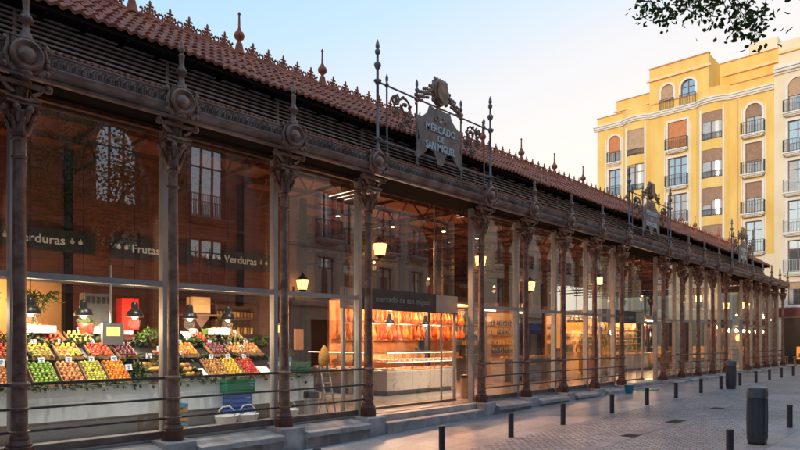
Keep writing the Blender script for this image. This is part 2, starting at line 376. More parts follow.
def medallion_mesh():
    b = MB(); c = (0,-.36,5.75)
    b.lathe([(.215,.06),(.225,0),(.215,-.03),(.19,-.04),(.17,-.02),(.13,.0),(.12,-.02)], c, 22, 'y')
    b.ball((c[0],c[1]-.01,c[2]), .115, .065, .115, 14, 8)
    b.box(-.20,-.33,5.54,.20,-.2,5.97)
    for sx in (-1,1):
        b.tube([(sx*.16,-.33,5.50),(sx*.24,-.335,5.58),(sx*.27,-.335,5.72),(sx*.235,-.335,5.86),(sx*.25,-.335,5.96),(sx*.20,-.335,5.98)], .032, 6, .024)
        for zz in (5.56,5.68,5.92): b.ball((sx*.27,-.335,zz), .035, .03, .045, 7, 5)
    b.ball((0,-.34,5.98),.10,.05,.05,8,6); b.ball((0,-.34,5.51),.09,.05,.04,8,6)
    return b
def finial_mesh():
    b = MB(); c=(0,-.30,0)
    b.lathe([(.08,5.98),(.085,6.05),(.055,6.08),(.05,6.2),(.085,6.23),(.095,6.27),(.08,6.31),(.055,6.34),(.042,6.40),(.048,6.52),(.055,6.55),(.03,6.58),(.05,6.62),(.055,6.655),(.035,6.69),(.015,6.75),(.004,6.79)], c, 10)
    for k in range(5):
        a=2*math.pi*k/5; b.ball((.075*math.cos(a),-.30+.075*math.sin(a),6.27), .025, seg=6, rings=4)
    return b
def post_mesh():
    b = MB(); c=(0,-.30,0)
    b.lathe([(.05,5.98),(.055,6.1),(.038,6.14),(.038,6.2),(.06,6.22),(.06,6.28),(.036,6.30),(.032,7.48),(.055,7.50),(.055,7.60),(.032,7.62),(.03,7.82),(.06,7.86),(.085,7.92),(.075,7.96),(.03,8.0),(.028,8.15),(.06,8.19),(.062,8.25),(.03,8.29),(.05,8.33),(.045,8.39),(.01,8.50)], c, 10)
    for dz in (6.25,7.55): b.ball((-.07,-.30,dz), .04,seg=8,rings=5); b.ball((.07,-.30,dz), .04,seg=8,rings=5); b.ball((0,-.37,dz), .04,seg=8,rings=5)
    return b
o_ = (0,0,0)
me_col = column_mesh().mesh('column', M['iron'], ang=50); me_ped = pedestal_mesh().mesh('pedestal', M['ironbase'])
me_cap = capital_mesh().mesh('capital', M['iron'], ang=60); me_bra = bracket_mesh().mesh('bracket', M['iron']); me_med = medallion_mesh().mesh('medallion', M['iron'], ang=50)
me_fin = finial_mesh().mesh('finial', M['iron'], ang=60); me_post = post_mesh().mesh('post', M['irongrey'], ang=60)
def ob(name, me, loc, parent):
    o = bpy.data.objects.new(name, me); COL.objects.link(o); o.location = loc; o.parent = parent; WL[o.name] = WL.get(parent.name,(0,0,0)); return o
gatecols = {i for g_ in GATES for i in g_}
for i, x in enumerate(CX):
    c = ob('column', me_col, (x,0,0), hall)
    ob('pedestal', me_ped, (0,0,0), c); ob('capital', me_cap, (0,0,0), c); ob('bracket', me_bra, (0,0,0), c); ob('medallion', me_med, (0,0,0), c)
    if i not in gatecols: ob('finial', me_fin, (0,0,0), c)
for k in range(1,6):
    c = ob('column', me_col, (XE,S*k,0), hall); c.rotation_euler = (0,0,R(90))
    ob('pedestal', me_ped, (0,0,0), c); ob('capital', me_cap, (0,0,0), c); ob('medallion', me_med, (0,0,0), c); ob('finial', me_fin, (0,0,0), c)

# entablature
prof = [(-.10,5.50),(-.20,5.50),(-.22,5.53),(-.20,5.56),(-.26,5.60),(-.31,5.63),(-.33,5.67),(-.31,5.69),(-.29,5.70),(-.29,5.86),(-.31,5.88),(-.31,5.90),(-.10,5.90)]
part('gutter_beam', MB().prism(prof, ex, XW, XE+.29), M['beam'], hall, ang=20)
part('gutter_beam', MB().prism(prof, lambda p,q,t:(XE-.0-p,t,q), .0, 13), M['beam'], hall, ang=20)
fr = MB(); x = XW
lf = MB()
lf.tube([(-.045,-.30,5.71),(-.05,-.305,5.78),(0,-.31,5.845),(.05,-.305,5.78),(.045,-.30,5.71)], .012, 4); lf.tube([(0,-.30,5.71),(0,-.315,5.80)], .014, 4); lf.ball((.06,-.30,5.84),.014,seg=5,rings=4)
while x < XE: fr.merge(lf, (x,0,0)); x += .125
part('palmette_frieze', fr, M['beam'], hall, ang=60)
cr = MB(); x = XW
while x < XE:
    cr.prism([(-.30,5.905),(-.30,5.925),(.26,5.995),(.26,5.955)], ex, x+.012, x+.088); cr.tube([(x,-.32,5.93),(x,.25,6.0)], .02, 5); x += .1
part('apron_tiling', cr, M['tile'], hall)
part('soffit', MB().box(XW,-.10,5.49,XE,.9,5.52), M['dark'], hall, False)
# louvres
XL = 46.8
lv = MB()
for k in range(11):
    z = 5.99+k*.074
    lv.prism([(.19,z),(.19,z+.03),(.33,z+.052),(.33,z+.03)], ex, XW, XL)
    lv.prism([(.19,z),(.19,z+.03),(.33,z+.052),(.33,z+.03)], lambda p,q,t:(XL+.35-p,t,q), .36, 13)
part('louvre_band', lv, M['slat'], hall, False)
me_ld = MB().box(-.025,.21,5.97,.025,.24,6.9).mesh('louvre_post', M['slat'], smooth=False)
for i in range(len(CX)-1):
    if CX[i] < XL:
        ob('louvre_post', me_ld, (CX[i],0,0), hall)
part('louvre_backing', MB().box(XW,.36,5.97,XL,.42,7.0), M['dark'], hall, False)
part('lower_roof', MB().box(XL,.3,5.93,XE-.1,13,5.97), M['tile'], hall, False)
# pan tile roof
def tiles(xa, xb, hip):
    b = MB(); pitch=.17; n = int((xb-xa)/(pitch/6)); rows=6; E=(-.16,6.70); Rg=(1.6,7.96)
    L = math.hypot(Rg[0]-E[0],Rg[1]-E[1]); dy=(Rg[0]-E[0])/L; dz=(Rg[1]-E[1])/L
    lines=[]
    for r in range(rows):
        lines.append((r*L/rows, .034)); lines.append(((r+1)*L/rows-.002, .0))
    nv=n+1
    vs=[]
    for s_,h in lines:
        for i in range(nv):
            xx=xa+i*(xb-xa)/n
            if hip: xx=min(xx, XL+.2-s_/L*1.76)
            q=math.floor(xx/pitch); rj=int(s_/L*rows+.01); w=.024*(math.sin(2*math.pi*xx/pitch)) + .012*math.sin(xx*1.7+s_*9)+.012*math.sin(q*12.9898+rj*78.233)
            vs.append((xx,E[0]+dy*s_-dz*(h+w),E[1]+dz*s_+dy*(h+w)))
    fs=[]
    for j in range(len(lines)-1):
        for i in range(n): fs.append((j*nv+i,j*nv+i+1,(j+1)*nv+i+1,(j+1)*nv+i))
    b.add(vs,fs)
    # underside lip
    base=[(p[0],p[1]+.02,p[2]-.05) for p in vs[:nv]]; k=len(b.v)
    b.v+=base
    for i in range(n): b.f.append((k+i,k+i+1,i+1,i))
    return b
part('roof', tiles(XW, XL+.2, True), M['tile'], hall, True, 50)
h_ = MB(); h_.quad((XL+.2,-.16,6.7),(XL+.2,13,6.7),(XL-1.56,13,7.96),(XL-1.56,1.6,7.96)); part('hip_roof', h_, M['tile'], hall, False)
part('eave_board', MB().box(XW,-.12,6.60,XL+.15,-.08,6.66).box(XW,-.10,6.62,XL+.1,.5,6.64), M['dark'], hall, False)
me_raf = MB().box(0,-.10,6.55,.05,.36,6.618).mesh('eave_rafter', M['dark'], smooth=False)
x = XW
while x < XL: ob('eave_rafter', me_raf, (x,0,0), hall); x += .6
rr = MB(); rr.tube([(XW,1.62,7.97),(XL-1.5,1.62,7.97)], .07, 8); rr.tube([(XL-1.5,1.62,7.97),(XL+.2,-.14,6.74)], .06, 8)
part('ridge_tiles', rr, M['tile'], hall)
part('upper_roof', MB().box(XW,1.7,7.55,XL-1.6,14,7.65), M['tile'], hall, False)
# crest
def palmette():
    b=MB(); y=0
    b.tube([(0,y,0),(0,y,.20)],.024,5); b.ball((0,y,.27),.03,.02,.06,6,4)
    for sx in (-1,1):
        b.ball((sx*.04,y,.215),.045,.02,.022,6,4); b.ball((sx*.04,y,.15),.035,.02,.03,6,4)
        b.tube([(0,y,.02),(sx*.05,y,.10),(sx*.10,y,.13),(sx*.125,y,.08),(sx*.09,y,.05)],.021,5)
        b.tube([(sx*.21,y,.0),(sx*.16,y,.05),(sx*.15,y,.11),(sx*.18,y,.14),(sx*.20,y,.11)],.021,5)
        b.ball((sx*.10,y,.15),.03,.018,.028,6,4); b.ball((sx*.055,y,.06),.05,.018,.03,6,4)
    b.box(-.215,-.016,0,.215,.016,.035)
    return b
me_pal = palmette().mesh('crest_palmette', M['terra'], ang=60)
sp = MB(); sp.lathe([(.12,-.04),(.11,.02),(.075,.16),(.07,.2),(.04,.24),(.04,.27),(.10,.32),(.115,.38),(.095,.44),(.045,.48),(.05,.50),(.028,.54),(.02,.82),(.035,.85),(.02,.89)], seg=12)
me_spire = sp.mesh('ridge_spire', M['terra'], ang=60)
me_crest = {}
for i in range(len(CX)-1):
    a, b_ = CX[i], CX[i+1]
    if a > XL-1.6: break
    ob('ridge_spire', me_spire, (a,1.62,8.0), hall)
    n = 5 if b_-a < 3 else 10
    if b_ > XL-1.5: b_ = XL-1.6; n = 2
    key = round(b_-a,2)
    if key not in me_crest:
        m_=MB(); base=palmette(); w=(b_-a-.3)/n
        for k in range(n): m_.merge(base, (.15+w*(k+.5),0,0))
        me_crest[key]=m_.mesh('cresting', M['terra'], ang=60)
    ob('cresting', me_crest[key], (a,1.62,8.02), hall)

# glazing
GY=.35
def gbay(a,b,gate,east=False):
    pass
mm = {}
def mull(x0,y0,z0,x1,y1,z1,name='mullion'): part(name, MB().box(x0,y0,z0,x1,y1,z1), M['mull'], hall, False)
for i,x in enumerate(CX):
    mull(x-.048,GY-.08,0,x+.048,GY+.08,5.49)
for i in range(len(CX)-1):
    a,b = CX[i]+.048, CX[i+1]-.048
    if (i,i+1) in GATES:
        gy=.92
        part('glass_pane', MB().box(a,gy-.006,3.02,b,gy+.006,5.49), M['glass'], hall, False)
        # doors: four leaves below the header
        w=(b-a)/4
        for k in range(4): part('glass_door', MB().box(a+w*k+.008,gy-.006,.06,a+w*(k+1)-.008,gy+.006,2.50), M['glass'], hall, False)
        part('entrance_header', MB().box(a-.02,gy-.09,2.50,b+.02,gy+.09,3.02), M['headerb'], hall, False)
        part('header_panel', MB().box(a-.02,gy-.10,2.52,a+.55,gy-.094,3.0), M['mull'], hall, False)
        part('header_panel', MB().box(b-.95,gy-.10,2.52,b+.02,gy-.094,3.0), M['mull'], hall, False)
        for xx in (a,b):
            part('glass_pane', MB().box(xx-.006,GY+.08,.06,xx+.006,gy-.09,5.49), M['glass'], hall, False)
            mull(xx-.035,gy-.035,0,xx+.035,gy+.035,2.5)
        mull(b-.62,gy-.02,0,b-.58,gy+.02,2.5)
        mull(a+.9,gy-.012,3.02,a+.925,gy+.012,5.49); mull(b-.925,gy-.012,3.02,b-.9,gy+.012,5.49)
        part('threshold', MB().box(a,gy-.08,0.0,b,gy+.08,.055), M['irongrey'], hall, False)
        continue
    part('glass_pane', MB().box(a,GY-.006,.12,b,GY+.006,2.66), M['glass'], hall, False)
    part('glass_pane', MB().box(a,GY-.006,2.755,b,GY+.006,5.40), M['glass'], hall, False)
    part('transom', MB().box(a,GY-.06,2.66,b,GY+.05,2.755), M['mull'], hall, False)
    part('glazing_sill', MB().box(a,GY-.05,-.06,b,GY+.05,.12), M['irongrey'], hall, False)
    part('glazing_head', MB().box(a,GY-.05,5.40,b,GY+.05,5.44), M['ironbase'], hall, False)
    if i not in (0,):
        rl = MB()
        for z,r in ((1.075,.024),(.72,.019),(.385,.019)): rl.tube([(CX[i]+.09,0,z),(CX[i+1]-.09,0,z)], r, 8)
        part('railing', rl, M['rail'], hall)
for k in range(5):
    a=GY+.08+S*k if k else GY+.08; b=GY+S*(k+1)-.06
    mull(XE-GY-.08, GY+S*(k+1)-.06, 0, XE-GY+.08, GY+S*(k+1)+.06, 5.49)
    part('glass_pane', MB().box(XE-GY-.006,a,.12,XE-GY+.006,b,5.40), M['glass'], hall, False)
    rl = MB()
    for z,r in ((1.075,.024),(.72,.019),(.385,.019)): rl.tube([(XE,S*k+.09,z),(XE,S*(k+1)-.09,z)], r, 8)
    part('railing', rl, M['rail'], hall)

# plinth
part('plinth', MB().box(XW,.25,-1,XE-.2,14,-.02), M['granited'], hall, False)
random.seed(3)
for i in range(len(CX)-1):
    a,b=CX[i],CX[i+1]
    if (i,i+1) in GATES:
        st=MB(); st.box(a+.285,-.02,-1,b-.285,.25,-.015); st.box(a+.285,.248,-1,b-.285,1.0,-.012)
        part('top_step', st, M['granite'], hall, False)
        n=4; w=(b-a-.57)/n; s2=MB()
        for k in range(n): s2.box(a+.285+w*k+.004,-.36,-1,a+.285+w*(k+1)-.004,-.024,-.165)
        part('lower_step', s2, M['granite'], hall, False)
    else:
        cp=MB(); n=2; w=(b-a-.57)/n
        for k in range(n):
            x0_,x1_=a+.285+w*k+.004,a+.285+w*(k+1)-.004
            cp.prism([(.30,-.04),(-.40,-.115),(-.42,-.125),(-.42,-.215),(.30,-.215)], ex, x0_, x1_)
        part('coping', cp, M['granite'], hall, False)
        part('plinth_face', MB().box(a+.28,-.36,-1.2,b-.28,.26,-.218), M['granited'], hall, False)
for x in CX: part('plinth_block', MB().prism([(-.30,-1.2),(-.30,-.02),(-.28,0),(.26,0),(.26,-1.2)], ex, x-.28, x+.28), M['granite'], hall, False)
part('plinth_face', MB().box(XE-.26,.26,-1.2,XE+.3,13,0), M['granited'], hall, False)

# entrance signs
def text_mb(body, size, extr, spacing=1.0, xs=1.0):
    cu = bpy.data.curves.new('lettering','FONT'); cu.body=body; cu.size=size; cu.extrude=extr; cu.align_x='CENTER'; cu.align_y='CENTER'; cu.space_character=spacing
    cu.resolution_u = 3; cu.offset = size*.012
    t = bpy.data.objects.new('tmp',cu); COL.objects.link(t); dg=bpy.context.evaluated_depsgraph_get(); dg.update()
    me = bpy.data.meshes.new_from_object(t.evaluated_get(dg))
    mb = MB(); mb.v=[(v.co.x*xs, v.co.z, v.co.y) for v in me.vertices]; mb.v=[(x,-y,z) for x,y,z in mb.v]; mb.f=[tuple(p.vertices) for p in me.polygons]
    bpy.data.objects.remove(t); bpy.data.curves.remove(cu); bpy.data.meshes.remove(me)
    return mb
def spiral(cx, cz, r, turns, a0, y, sgn=1, n=14):
    return [(cx+r*(1-.75*k/n)*math.cos(a0+sgn*turns*2*math.pi*k/n), y, cz+r*(1-.75*k/n)*math.sin(a0+sgn*turns*2*math.pi*k/n)) for k in range(n+1)]
tx = [(text_mb('MERCADO',.255,.012,1.08,.90),6.98,1), (text_mb('DE',.20,.012),6.75,1), (text_mb('SAN MIGUEL',.265,.012,1.0,.78),6.53,1)]
hdr = text_mb('mercado de san miguel', .215, .006, 1.05)
for gi,(i,j) in enumerate(GATES):
    a,b=CX[i],CX[j]; c=(a+b)/2; y=-.30
    sg = part('entrance_sign', MB().prism([(-.62,-.62),(-.84,-.78),(-.98,-.72),(-.86,-.60),(-.90,-.44),(-.78,-.30),(-.88,.0),(-.95,.26),(-.74,.24),(-.60,.32),(-.47,.42),(-.40,.60),(-.2,.57),(0,.60),(.2,.57),(.40,.60),(.47,.42),(.60,.32),(.74,.24),(.95,.26),(.88,0),(.78,-.30),(.90,-.44),(.86,-.60),(.98,-.72),(.84,-.78),(.62,-.62),(.45,-.46),(.26,-.5),(.16,-.66),(.10,-.80),(-.10,-.80),(-.16,-.66),(-.26,-.5),(-.45,-.46)],
            lambda p,q,t:(c+p,t,6.92+q), y-.02, y+.02), M['irongrey'], hall, False)
    lt = MB()
    for t_,z,s_ in tx: lt.merge(t_, (c,y-.033,z))
    lt.lathe([(.035,0),(.035,.02)],(c,y-.045,7.20),12,'y')
    part('lettering', lt, M['letters'], sg, False)
    bd=MB()
    for sx in (-1,1): bd.ball((c+sx*.2,y-.03,7.22),.04,.02,.05,8,5); bd.ball((c+sx*.10,y-.03,7.30),.03,.02,.03,8,5)
    part('boss', bd, M['iron'], sg)
    rails=MB()
    for z in (6.25,7.55): rails.tube([(a,y,z),(b,y,z)],.022,8)
    rails.tube([(a,y,6.16),(b,y,6.16)],.012,6)
    part('rail', rails, M['irongrey'], sg)
    for xx in (a,b): ob('post', me_post, (xx,0,0), sg)
    for xx,zt in ((a+.30,7.80),(b-.30,7.80),(c-.87,8.0),(c+.87,8.0)):
        p_=MB(); p_.lathe([(.028,5.95),(.03,6.15),(.022,6.2),(.022,zt-.3),(.045,zt-.27),(.05,zt-.22),(.02,zt-.18),(.035,zt-.12),(.035,zt-.06),(.005,zt+.02)],(xx,y,0),8)
        p_.ball((xx,y,5.97),.05,seg=8,rings=5)
        part('post', p_, M['irongrey'], sg, ang=60)
    w=(c-.87)-(a+.30); mx=(a+.30+c-.87)/2
    for sx in (-1,1):
        sc_=MB(); X_=lambda q: c+sx*q
        d0=.95; d1=c-a-.36
        m0=(d0+d1)/2
        for (cx_,cz_,r_,tn,a0) in ((m0-.1,7.22,.24,1.3,0),(m0+.24,7.32,.15,1.2,2),(m0-.22,6.98,.17,1.2,3),(m0+.22,7.02,.12,1.1,1),(m0,6.78,.13,1.2,2)):
            pts=[(X_(q[0]),q[1],q[2]) for q in spiral(cx_,cz_,r_,tn,a0,y)]
            sc_.tube(pts,.024,6,.034); sc_.ball(pts[-1],.05,seg=7,rings=5)
            for k in (2,5,8,11):
                q=pts[k]; sc_.ball((q[0]+.03,y,q[2]+.03),.045,.03,.03,6,4); sc_.ball((q[0]-.03,y,q[2]-.02),.03,.03,.045,6,4)
        # upper leafy ridge flanking the crest
        for k in range(9):
            q=.30+k*.075; zz=8.02-.045*k+.03*math.sin(k*2.1)
            sc_.ball((X_(q),y,zz-.1),.06,.04,.055,7,5); sc_.ball((X_(q+.03),y,zz+.0),.035,.03,.05,6,4); sc_.ball((X_(q),y,zz-.2),.045,.03,.04,6,4)
        sc_.tube([(X_(.28),y,7.95),(X_(.5),y,7.8),(X_(.75),y,7.62),(X_(.87),y,7.57)],.03,6)
        part('scrollwork', sc_, M['iron'], sg, ang=60)
    cr_=MB(); cr_.prism([(-.22,.62),(.22,.62),(.27,.30),(.20,.10),(0,-.02),(-.20,.10),(-.27,.30)], lambda p,q,t:(c+p,t,7.60+q), y-.07, y+.07)
    cr_.prism([(-.15,.55),(.15,.55),(.19,.30),(.13,.14),(0,.06),(-.13,.14),(-.19,.30)], lambda p,q,t:(c+p,t,7.60+q), y-.11, y-.068)
    cr_.tube([(c-.24,y-.03,8.22),(c+.24,y-.03,8.22)],.04,6)
    for k in range(5): cr_.ball((c-.2+.1*k,y,8.27),.035,seg=7,rings=5)
    for sx in (-1,1):
        cr_.ball((c+sx*.27,y,7.98),.07,.05,.08,8,6); cr_.ball((c+sx*.25,y,7.72),.06,.05,.07,8,6)
    part('crest', cr_, M['iron'], sg, ang=40)
    part('header_lettering', hdr.moved((c-.1,.92-.102,2.77)), M['letterd'], hall, False)

# interior shell
part('hall_floor', MB().box(XW,.25,-.02,XE-.4,14,.0), M['floor'], hall, False)
part('ceiling', MB().box(XW,.92,6.2,XE-.4,14,6.26).box(XW,.90,5.5,XE-.4,.94,6.2), M['ceil'], hall, False)
part('end_wall', MB().box(XW-.1,0,-.5,XW,14,6.2), M['dark'], hall, False)
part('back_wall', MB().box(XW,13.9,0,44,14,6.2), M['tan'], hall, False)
for i,x in enumerate(CX[1:],1):
    tr=MB(); tr.box(x-.04,.95,5.40,x+.04,13.8,5.48); tr.box(x-.04,.95,6.12,x+.04,13.8,6.19)
    for k in range(11):
        y0=1.0+k*1.15; tr.tube([(x,y0,5.44),(x,y0+.575,6.15)],.025,5); tr.tube([(x,y0+.575,6.15),(x,y0+1.15,5.44)],.025,5)
    part('roof_truss', tr, M['ironbase'], hall, False)
pl = MB()
for k in range(9): pl.box(XW,1.6+k*1.4,6.08,XE-.5,1.7+k*1.4,6.198)
part('purlin', pl, M['ironbase'], hall, False)

# ------------------------------------------------------------------ street furniture
def bollard_mesh():
    b=MB(); b.lathe([(.075,-.25),(.075,.0),(.062,.004),(.062,.49),(.066,.495),(.066,.52),(.055,.53)],seg=16); return b
me_bol = bollard_mesh().mesh('bollard', M['bollard'], ang=30)
ordn=['nearest','second','third','fourth','fifth','sixth','seventh','eighth','ninth','tenth','eleventh','twelfth','thirteenth']
bx=[442,511,563,612,647,676,701,721,740,756,769.5,781.5,793]
def X_at(px, Yw):
    u=(px-400)/F; r=(math.cos(TH)+u*math.sin(TH))/(math.sin(TH)-u*math.cos(TH)); return (Yw-CAMP.y)*r
for k,px in enumerate(bx):
    X=X_at(px,-2.70)
    if k==8: lab='dark bollard just past the far litter bin in the row along the market'
    elif k==7: lab='dark bollard just before the far litter bin in the row along the market'
    elif k==0: lab='nearest dark bollard below the entrance steps, cut by the photo edge'
    else: lab='%s dark cylindrical bollard, counting away from camera, in the row along the market steps'%ordn[k]
    inst('bollard',me_bol,(X,-2.70,zg(X)),lab,'bollard','bollards along the market')
X=X_at(317,-2.70)
inst('bollard',me_bol,(X,-2.70,zg(X)),'dark bollard whose top just shows in front of the stone plinth at lower left','bollard','bollards along the market')
for X,lab in ((9.35,'dark bollard on the right pavement with only its top in view'),(12.0,'dark bollard on the right pavement left of the big litter bin'),(16.8,'dark bollard on the right pavement beyond and right of the big litter bin')):
    inst('bollard',me_bol,(X,-6.98,zg(X)),lab,'bollard','bollards along the right pavement')
def litter_bin(X,Y,lab):
    t=thing('litter_bin',lab,'litter bin',(X,Y,zg(X)))
    def ring(w,d,r,z):
        pts=[]
        for (sx,sy,a0) in ((1,1,0),(-1,1,90),(-1,-1,180),(1,-1,270)):
            for k in range(4):
                a=R(a0+k*30); pts.append((X+sx*(w-r)+r*math.cos(a),Y+sy*(d-r)+r*math.sin(a),zg(X)+z))
        return pts
    def stack(levels):
        b=MB(); n=16
        vs=[]
        for l in levels: vs+=ring(*l)
        fs=[]
        for i in range(len(levels)-1):
            for k in range(n): fs.append((i*n+k,i*n+(k+1)%n,(i+1)*n+(k+1)%n,(i+1)*n+k))
        fs.append(tuple(range(n-1,-1,-1))); fs.append(tuple((len(levels)-1)*n+k for k in range(n)))
        return b.add(vs,fs)
    part('body',stack([(.14,.14,.05,0),(.15,.15,.05,.04),(.165,.165,.055,.10),(.172,.172,.055,.55),(.165,.165,.055,.93)]),M['bin'],t,ang=40)
    part('base_ring',stack([(.153,.153,.05,-.02),(.153,.153,.05,.035)]),M['black'],t,ang=40)
    hd=part('lid',stack([(.170,.170,.055,.933),(.170,.170,.055,1.08),(.16,.16,.055,1.125),(.12,.12,.05,1.15),(.06,.06,.03,1.158)]),M['binlid'],t,ang=35)
    z=zg(X)
    part('slot',MB().box(X-.09,Y-.174,z+.95,X+.09,Y-.16,z+1.06),M['black'],t,False)
    rb=MB()
    for q in (-.06,.06): rb.box(X-.177,Y+q-.006,z+.12,X-.165,Y+q+.006,z+.9); rb.box(X+q-.006,Y-.177,z+.12,X+q+.006,Y-.165,z+.9)
    part('rib',rb,M['bin'],t,False)
litter_bin(14.0,-6.95,'tall dark grey plastic litter bin standing close by on the right pavement')
litter_bin(X_at(731,-2.95),-2.95,'farther dark litter bin standing in the bollard row by the market')

# ------------------------------------------------------------------ buildings
def P_south(y0): return lambda u,d,z: (u, y0+d, z)                       # wall facing +y
def P_west(y0, x0): return lambda u,d,z: (x0-d, y0-u, z)                 # wall facing -x, u runs towards -y
def pbox(b,P,u0,u1,d0,d1,z0,z1):
    vs=[P(u,d,z) for z in (z0,z1) for (u,d) in ((u0,d0),(u1,d0),(u1,d1),(u0,d1))]
    return b.add(vs,[(0,3,2,1),(4,5,6,7),(0,1,5,4),(1,2,6,5),(2,3,7,6),(3,0,4,7)])
def facade(P,u0,u1,z0,z1,ops,dep=.28,back=None):
    b=MB(); us=sorted({u0,u1}|{v for o in ops for v in o[:2]}); zs=sorted({z0,z1}|{v for o in ops for v in o[2:4]})
    for i in range(len(us)-1):
        for j in range(len(zs)-1):
            uc,zc=(us[i]+us[i+1])/2,(zs[j]+zs[j+1])/2
            if any(o[0]<uc<o[1] and o[2]<zc<o[3] for o in ops): continue
            b.quad(P(us[i],0,zs[j]),P(us[i+1],0,zs[j]),P(us[i+1],0,zs[j+1]),P(us[i],0,zs[j+1]))
    for o in ops:
        a,c,e,f=o[:4]
        b.quad(P(a,0,e),P(a,-dep,e),P(a,-dep,f),P(a,0,f)); b.quad(P(c,0,e),P(c,-dep,e),P(c,-dep,f),P(c,0,f))
        b.quad(P(a,0,e),P(c,0,e),P(c,-dep,e),P(a,-dep,e)); b.quad(P(a,0,f),P(c,0,f),P(c,-dep,f),P(a,-dep,f))
    return b
def arch_fill(b,P,u0,u1,z1,d0=-.28,d1=0,n=10,round_=True):     # spandrels turning a square head into an arch
    r=(u1-u0)/2; c=(u0+u1)/2; zc=z1-r
    for sx in (-1,1):
        pts=[(c+sx*r,z1),(c,z1)]+[(c+sx*r*math.sin(t),zc+r*math.cos(t)) for t in [math.pi/2*k/n for k in range(n+1)]]
        b.prism(pts,lambda p,q,t:P(p,t,q),d0,d1)
def railing_mb(P,u0,u1,dp,z0,h,sides=True,pitch=.11,r=.012):
    b=MB(); n=max(2,int((u1-u0)/pitch))
    pbox(b,P,u0,u1,dp-.02,dp+.02,z0+h-.03,z0+h); pbox(b,P,u0,u1,dp-.015,dp+.015,z0+.06,z0+.085)
    for k in range(n+1):
        u=u0+(u1-u0)*k/n; pbox(b,P,u-r,u+r,dp-r,dp+r,z0,z0+h-.03)
    if sides and dp>.15:
        for u in (u0,u1):
            pbox(b,P,u-.015,u+.015,.0,dp-.02,z0+h-.03,z0+h)
            m=max(1,int(dp/pitch))
            for k in range(1,m+1): d=dp*k/(m+1); pbox(b,P,u-r,u+r,d-r,d+r,z0,z0+h-.03)
    return b
def window(t,P,u0,u1,z0,z1,arch=False,blind=0,bm='blindt',balc=None,trim='white',frame='wood',lights=2,rail='darkrail',pane='pane',tw=.18,wall=None):
    if arch:
        b=MB(); arch_fill(b,P,u0,u1,z1); part('wall_arch',b,M[wall],t,False)
    fr=MB(); w=.06
    zt = z1
    pbox(fr,P,u0,u0+w,-.24,-.16,z0,zt); pbox(fr,P,u1-w,u1,-.24,-.16,z0,zt); pbox(fr,P,u0+w,u1-w,-.24,-.16,z0,z0+w); pbox(fr,P,u0+w,u1-w,-.24,-.16,zt-w,zt)
    for k in range(1,lights):
        u=u0+(u1-u0)*k/lights; pbox(fr,P,u-.035,u+.035,-.24,-.15,z0+w,zt-w)
    zz=z0+(z1-z0)*.72; pbox(fr,P,u0+w,u1-w,-.235,-.165,zz-.025,zz+.025)
    f=part('window',fr,M[frame],t,False)
    p=MB(); pbox(p,P,u0+w/2,u1-w/2,-.215,-.205,z0+w/2,zt-w/2); part('pane',p,M[pane],f,False)
    if pane=='pane' and random.random()<.6:
        cu=MB(); q=random.choice((.25,.35,.45)); pbox(cu,P,u0+w,u0+(u1-u0)*q,-.205,-.195,z0+w,zt-w); pbox(cu,P,u1-(u1-u0)*q*.8,u1-w,-.205,-.195,z0+w,zt-w); part('curtain',cu,M['curtain'],f,False)
    if blind>0:
        q=MB(); zb=zt-(zt-z0)*blind; pbox(q,P,u0+w*.5,u1-w*.5,-.15,-.11,zb,zt)
        n=int((zt-zb)/.12)
        for k in range(n): pbox(q,P,u0+w*.5,u1-w*.5,-.11,-.10,zb+k*.12,zb+k*.12+.09)
        part('blind',q,M[bm],f,False)
    if trim:
        b=MB(); d=.035
        if arch:
            r=(u1-u0)/2; c=(u0+u1)/2; zc=z1-r; n=12
            pbox(b,P,u0-tw,u0,.0,d,z0-.05,zc); pbox(b,P,u1,u1+tw,.0,d,z0-.05,zc)
            pts=[(c+(r+tw)*math.cos(math.pi*k/n),zc+(r+tw)*math.sin(math.pi*k/n)) for k in range(n+1)]; pin=[(c+r*math.cos(math.pi*k/n),zc+r*math.sin(math.pi*k/n)) for k in range(n+1)]
            for k in range(n): b.prism([pts[k],pts[k+1],pin[k+1],pin[k]],lambda p,q,t_:P(p,t_,q),.0,d)
        else:
            pbox(b,P,u0-tw,u0,.0,d,z0-.05,z1); pbox(b,P,u1,u1+tw,.0,d,z0-.05,z1); pbox(b,P,u0-tw,u1+tw,.0,d,z1,z1+tw)
        if not balc: pbox(b,P,u0-tw-.03,u1+tw+.03,.0,.10,z0-.15,z0-.052)
        part('trim',b,M[trim],f,False)
    if balc:
        ov,dp=balc; b=MB()
        pbox(b,P,u0-ov,u1+ov,0,dp,z0-.16,z0-.06); pbox(b,P,u0-ov+.08,u1+ov-.08,0,dp-.1,z0-.26,z0-.16); pbox(b,P,u0-ov+.2,u1+ov-.2,0,dp-.22,z0-.34,z0-.26)
        s=part('balcony',b,M[trim or 'stone'],t,False)
        part('railing',railing_mb(P,u0-ov+.04,u1+ov-.04,dp-.06,z0-.06,1.0),M[rail],s,False)
    return f
def arcpts(u0,u1,dp,n=10,inset=0):
    # shallow bow between u0 and u1 projecting dp
    return [(u0+(u1-u0)*k/n, dp*math.sin(math.pi*k/n)**.7 - inset) for k in range(n+1)]
def arc_band(b,P,u0,u1,dp,z0,z1,inset=0,n=10,extra=0):
    pts=arcpts(u0,u1,dp,n,inset); pts=[(u,max(d,.0)+extra) for u,d in pts]
    pts=[(u0-(extra),0)]+pts+[(u1+extra,0)] if extra else pts
    b.prism([(u,d) for u,d in pts]+[(u1,-.3),(u0,-.3)],lambda p,q,t:P(p,q,t),z0,z1)

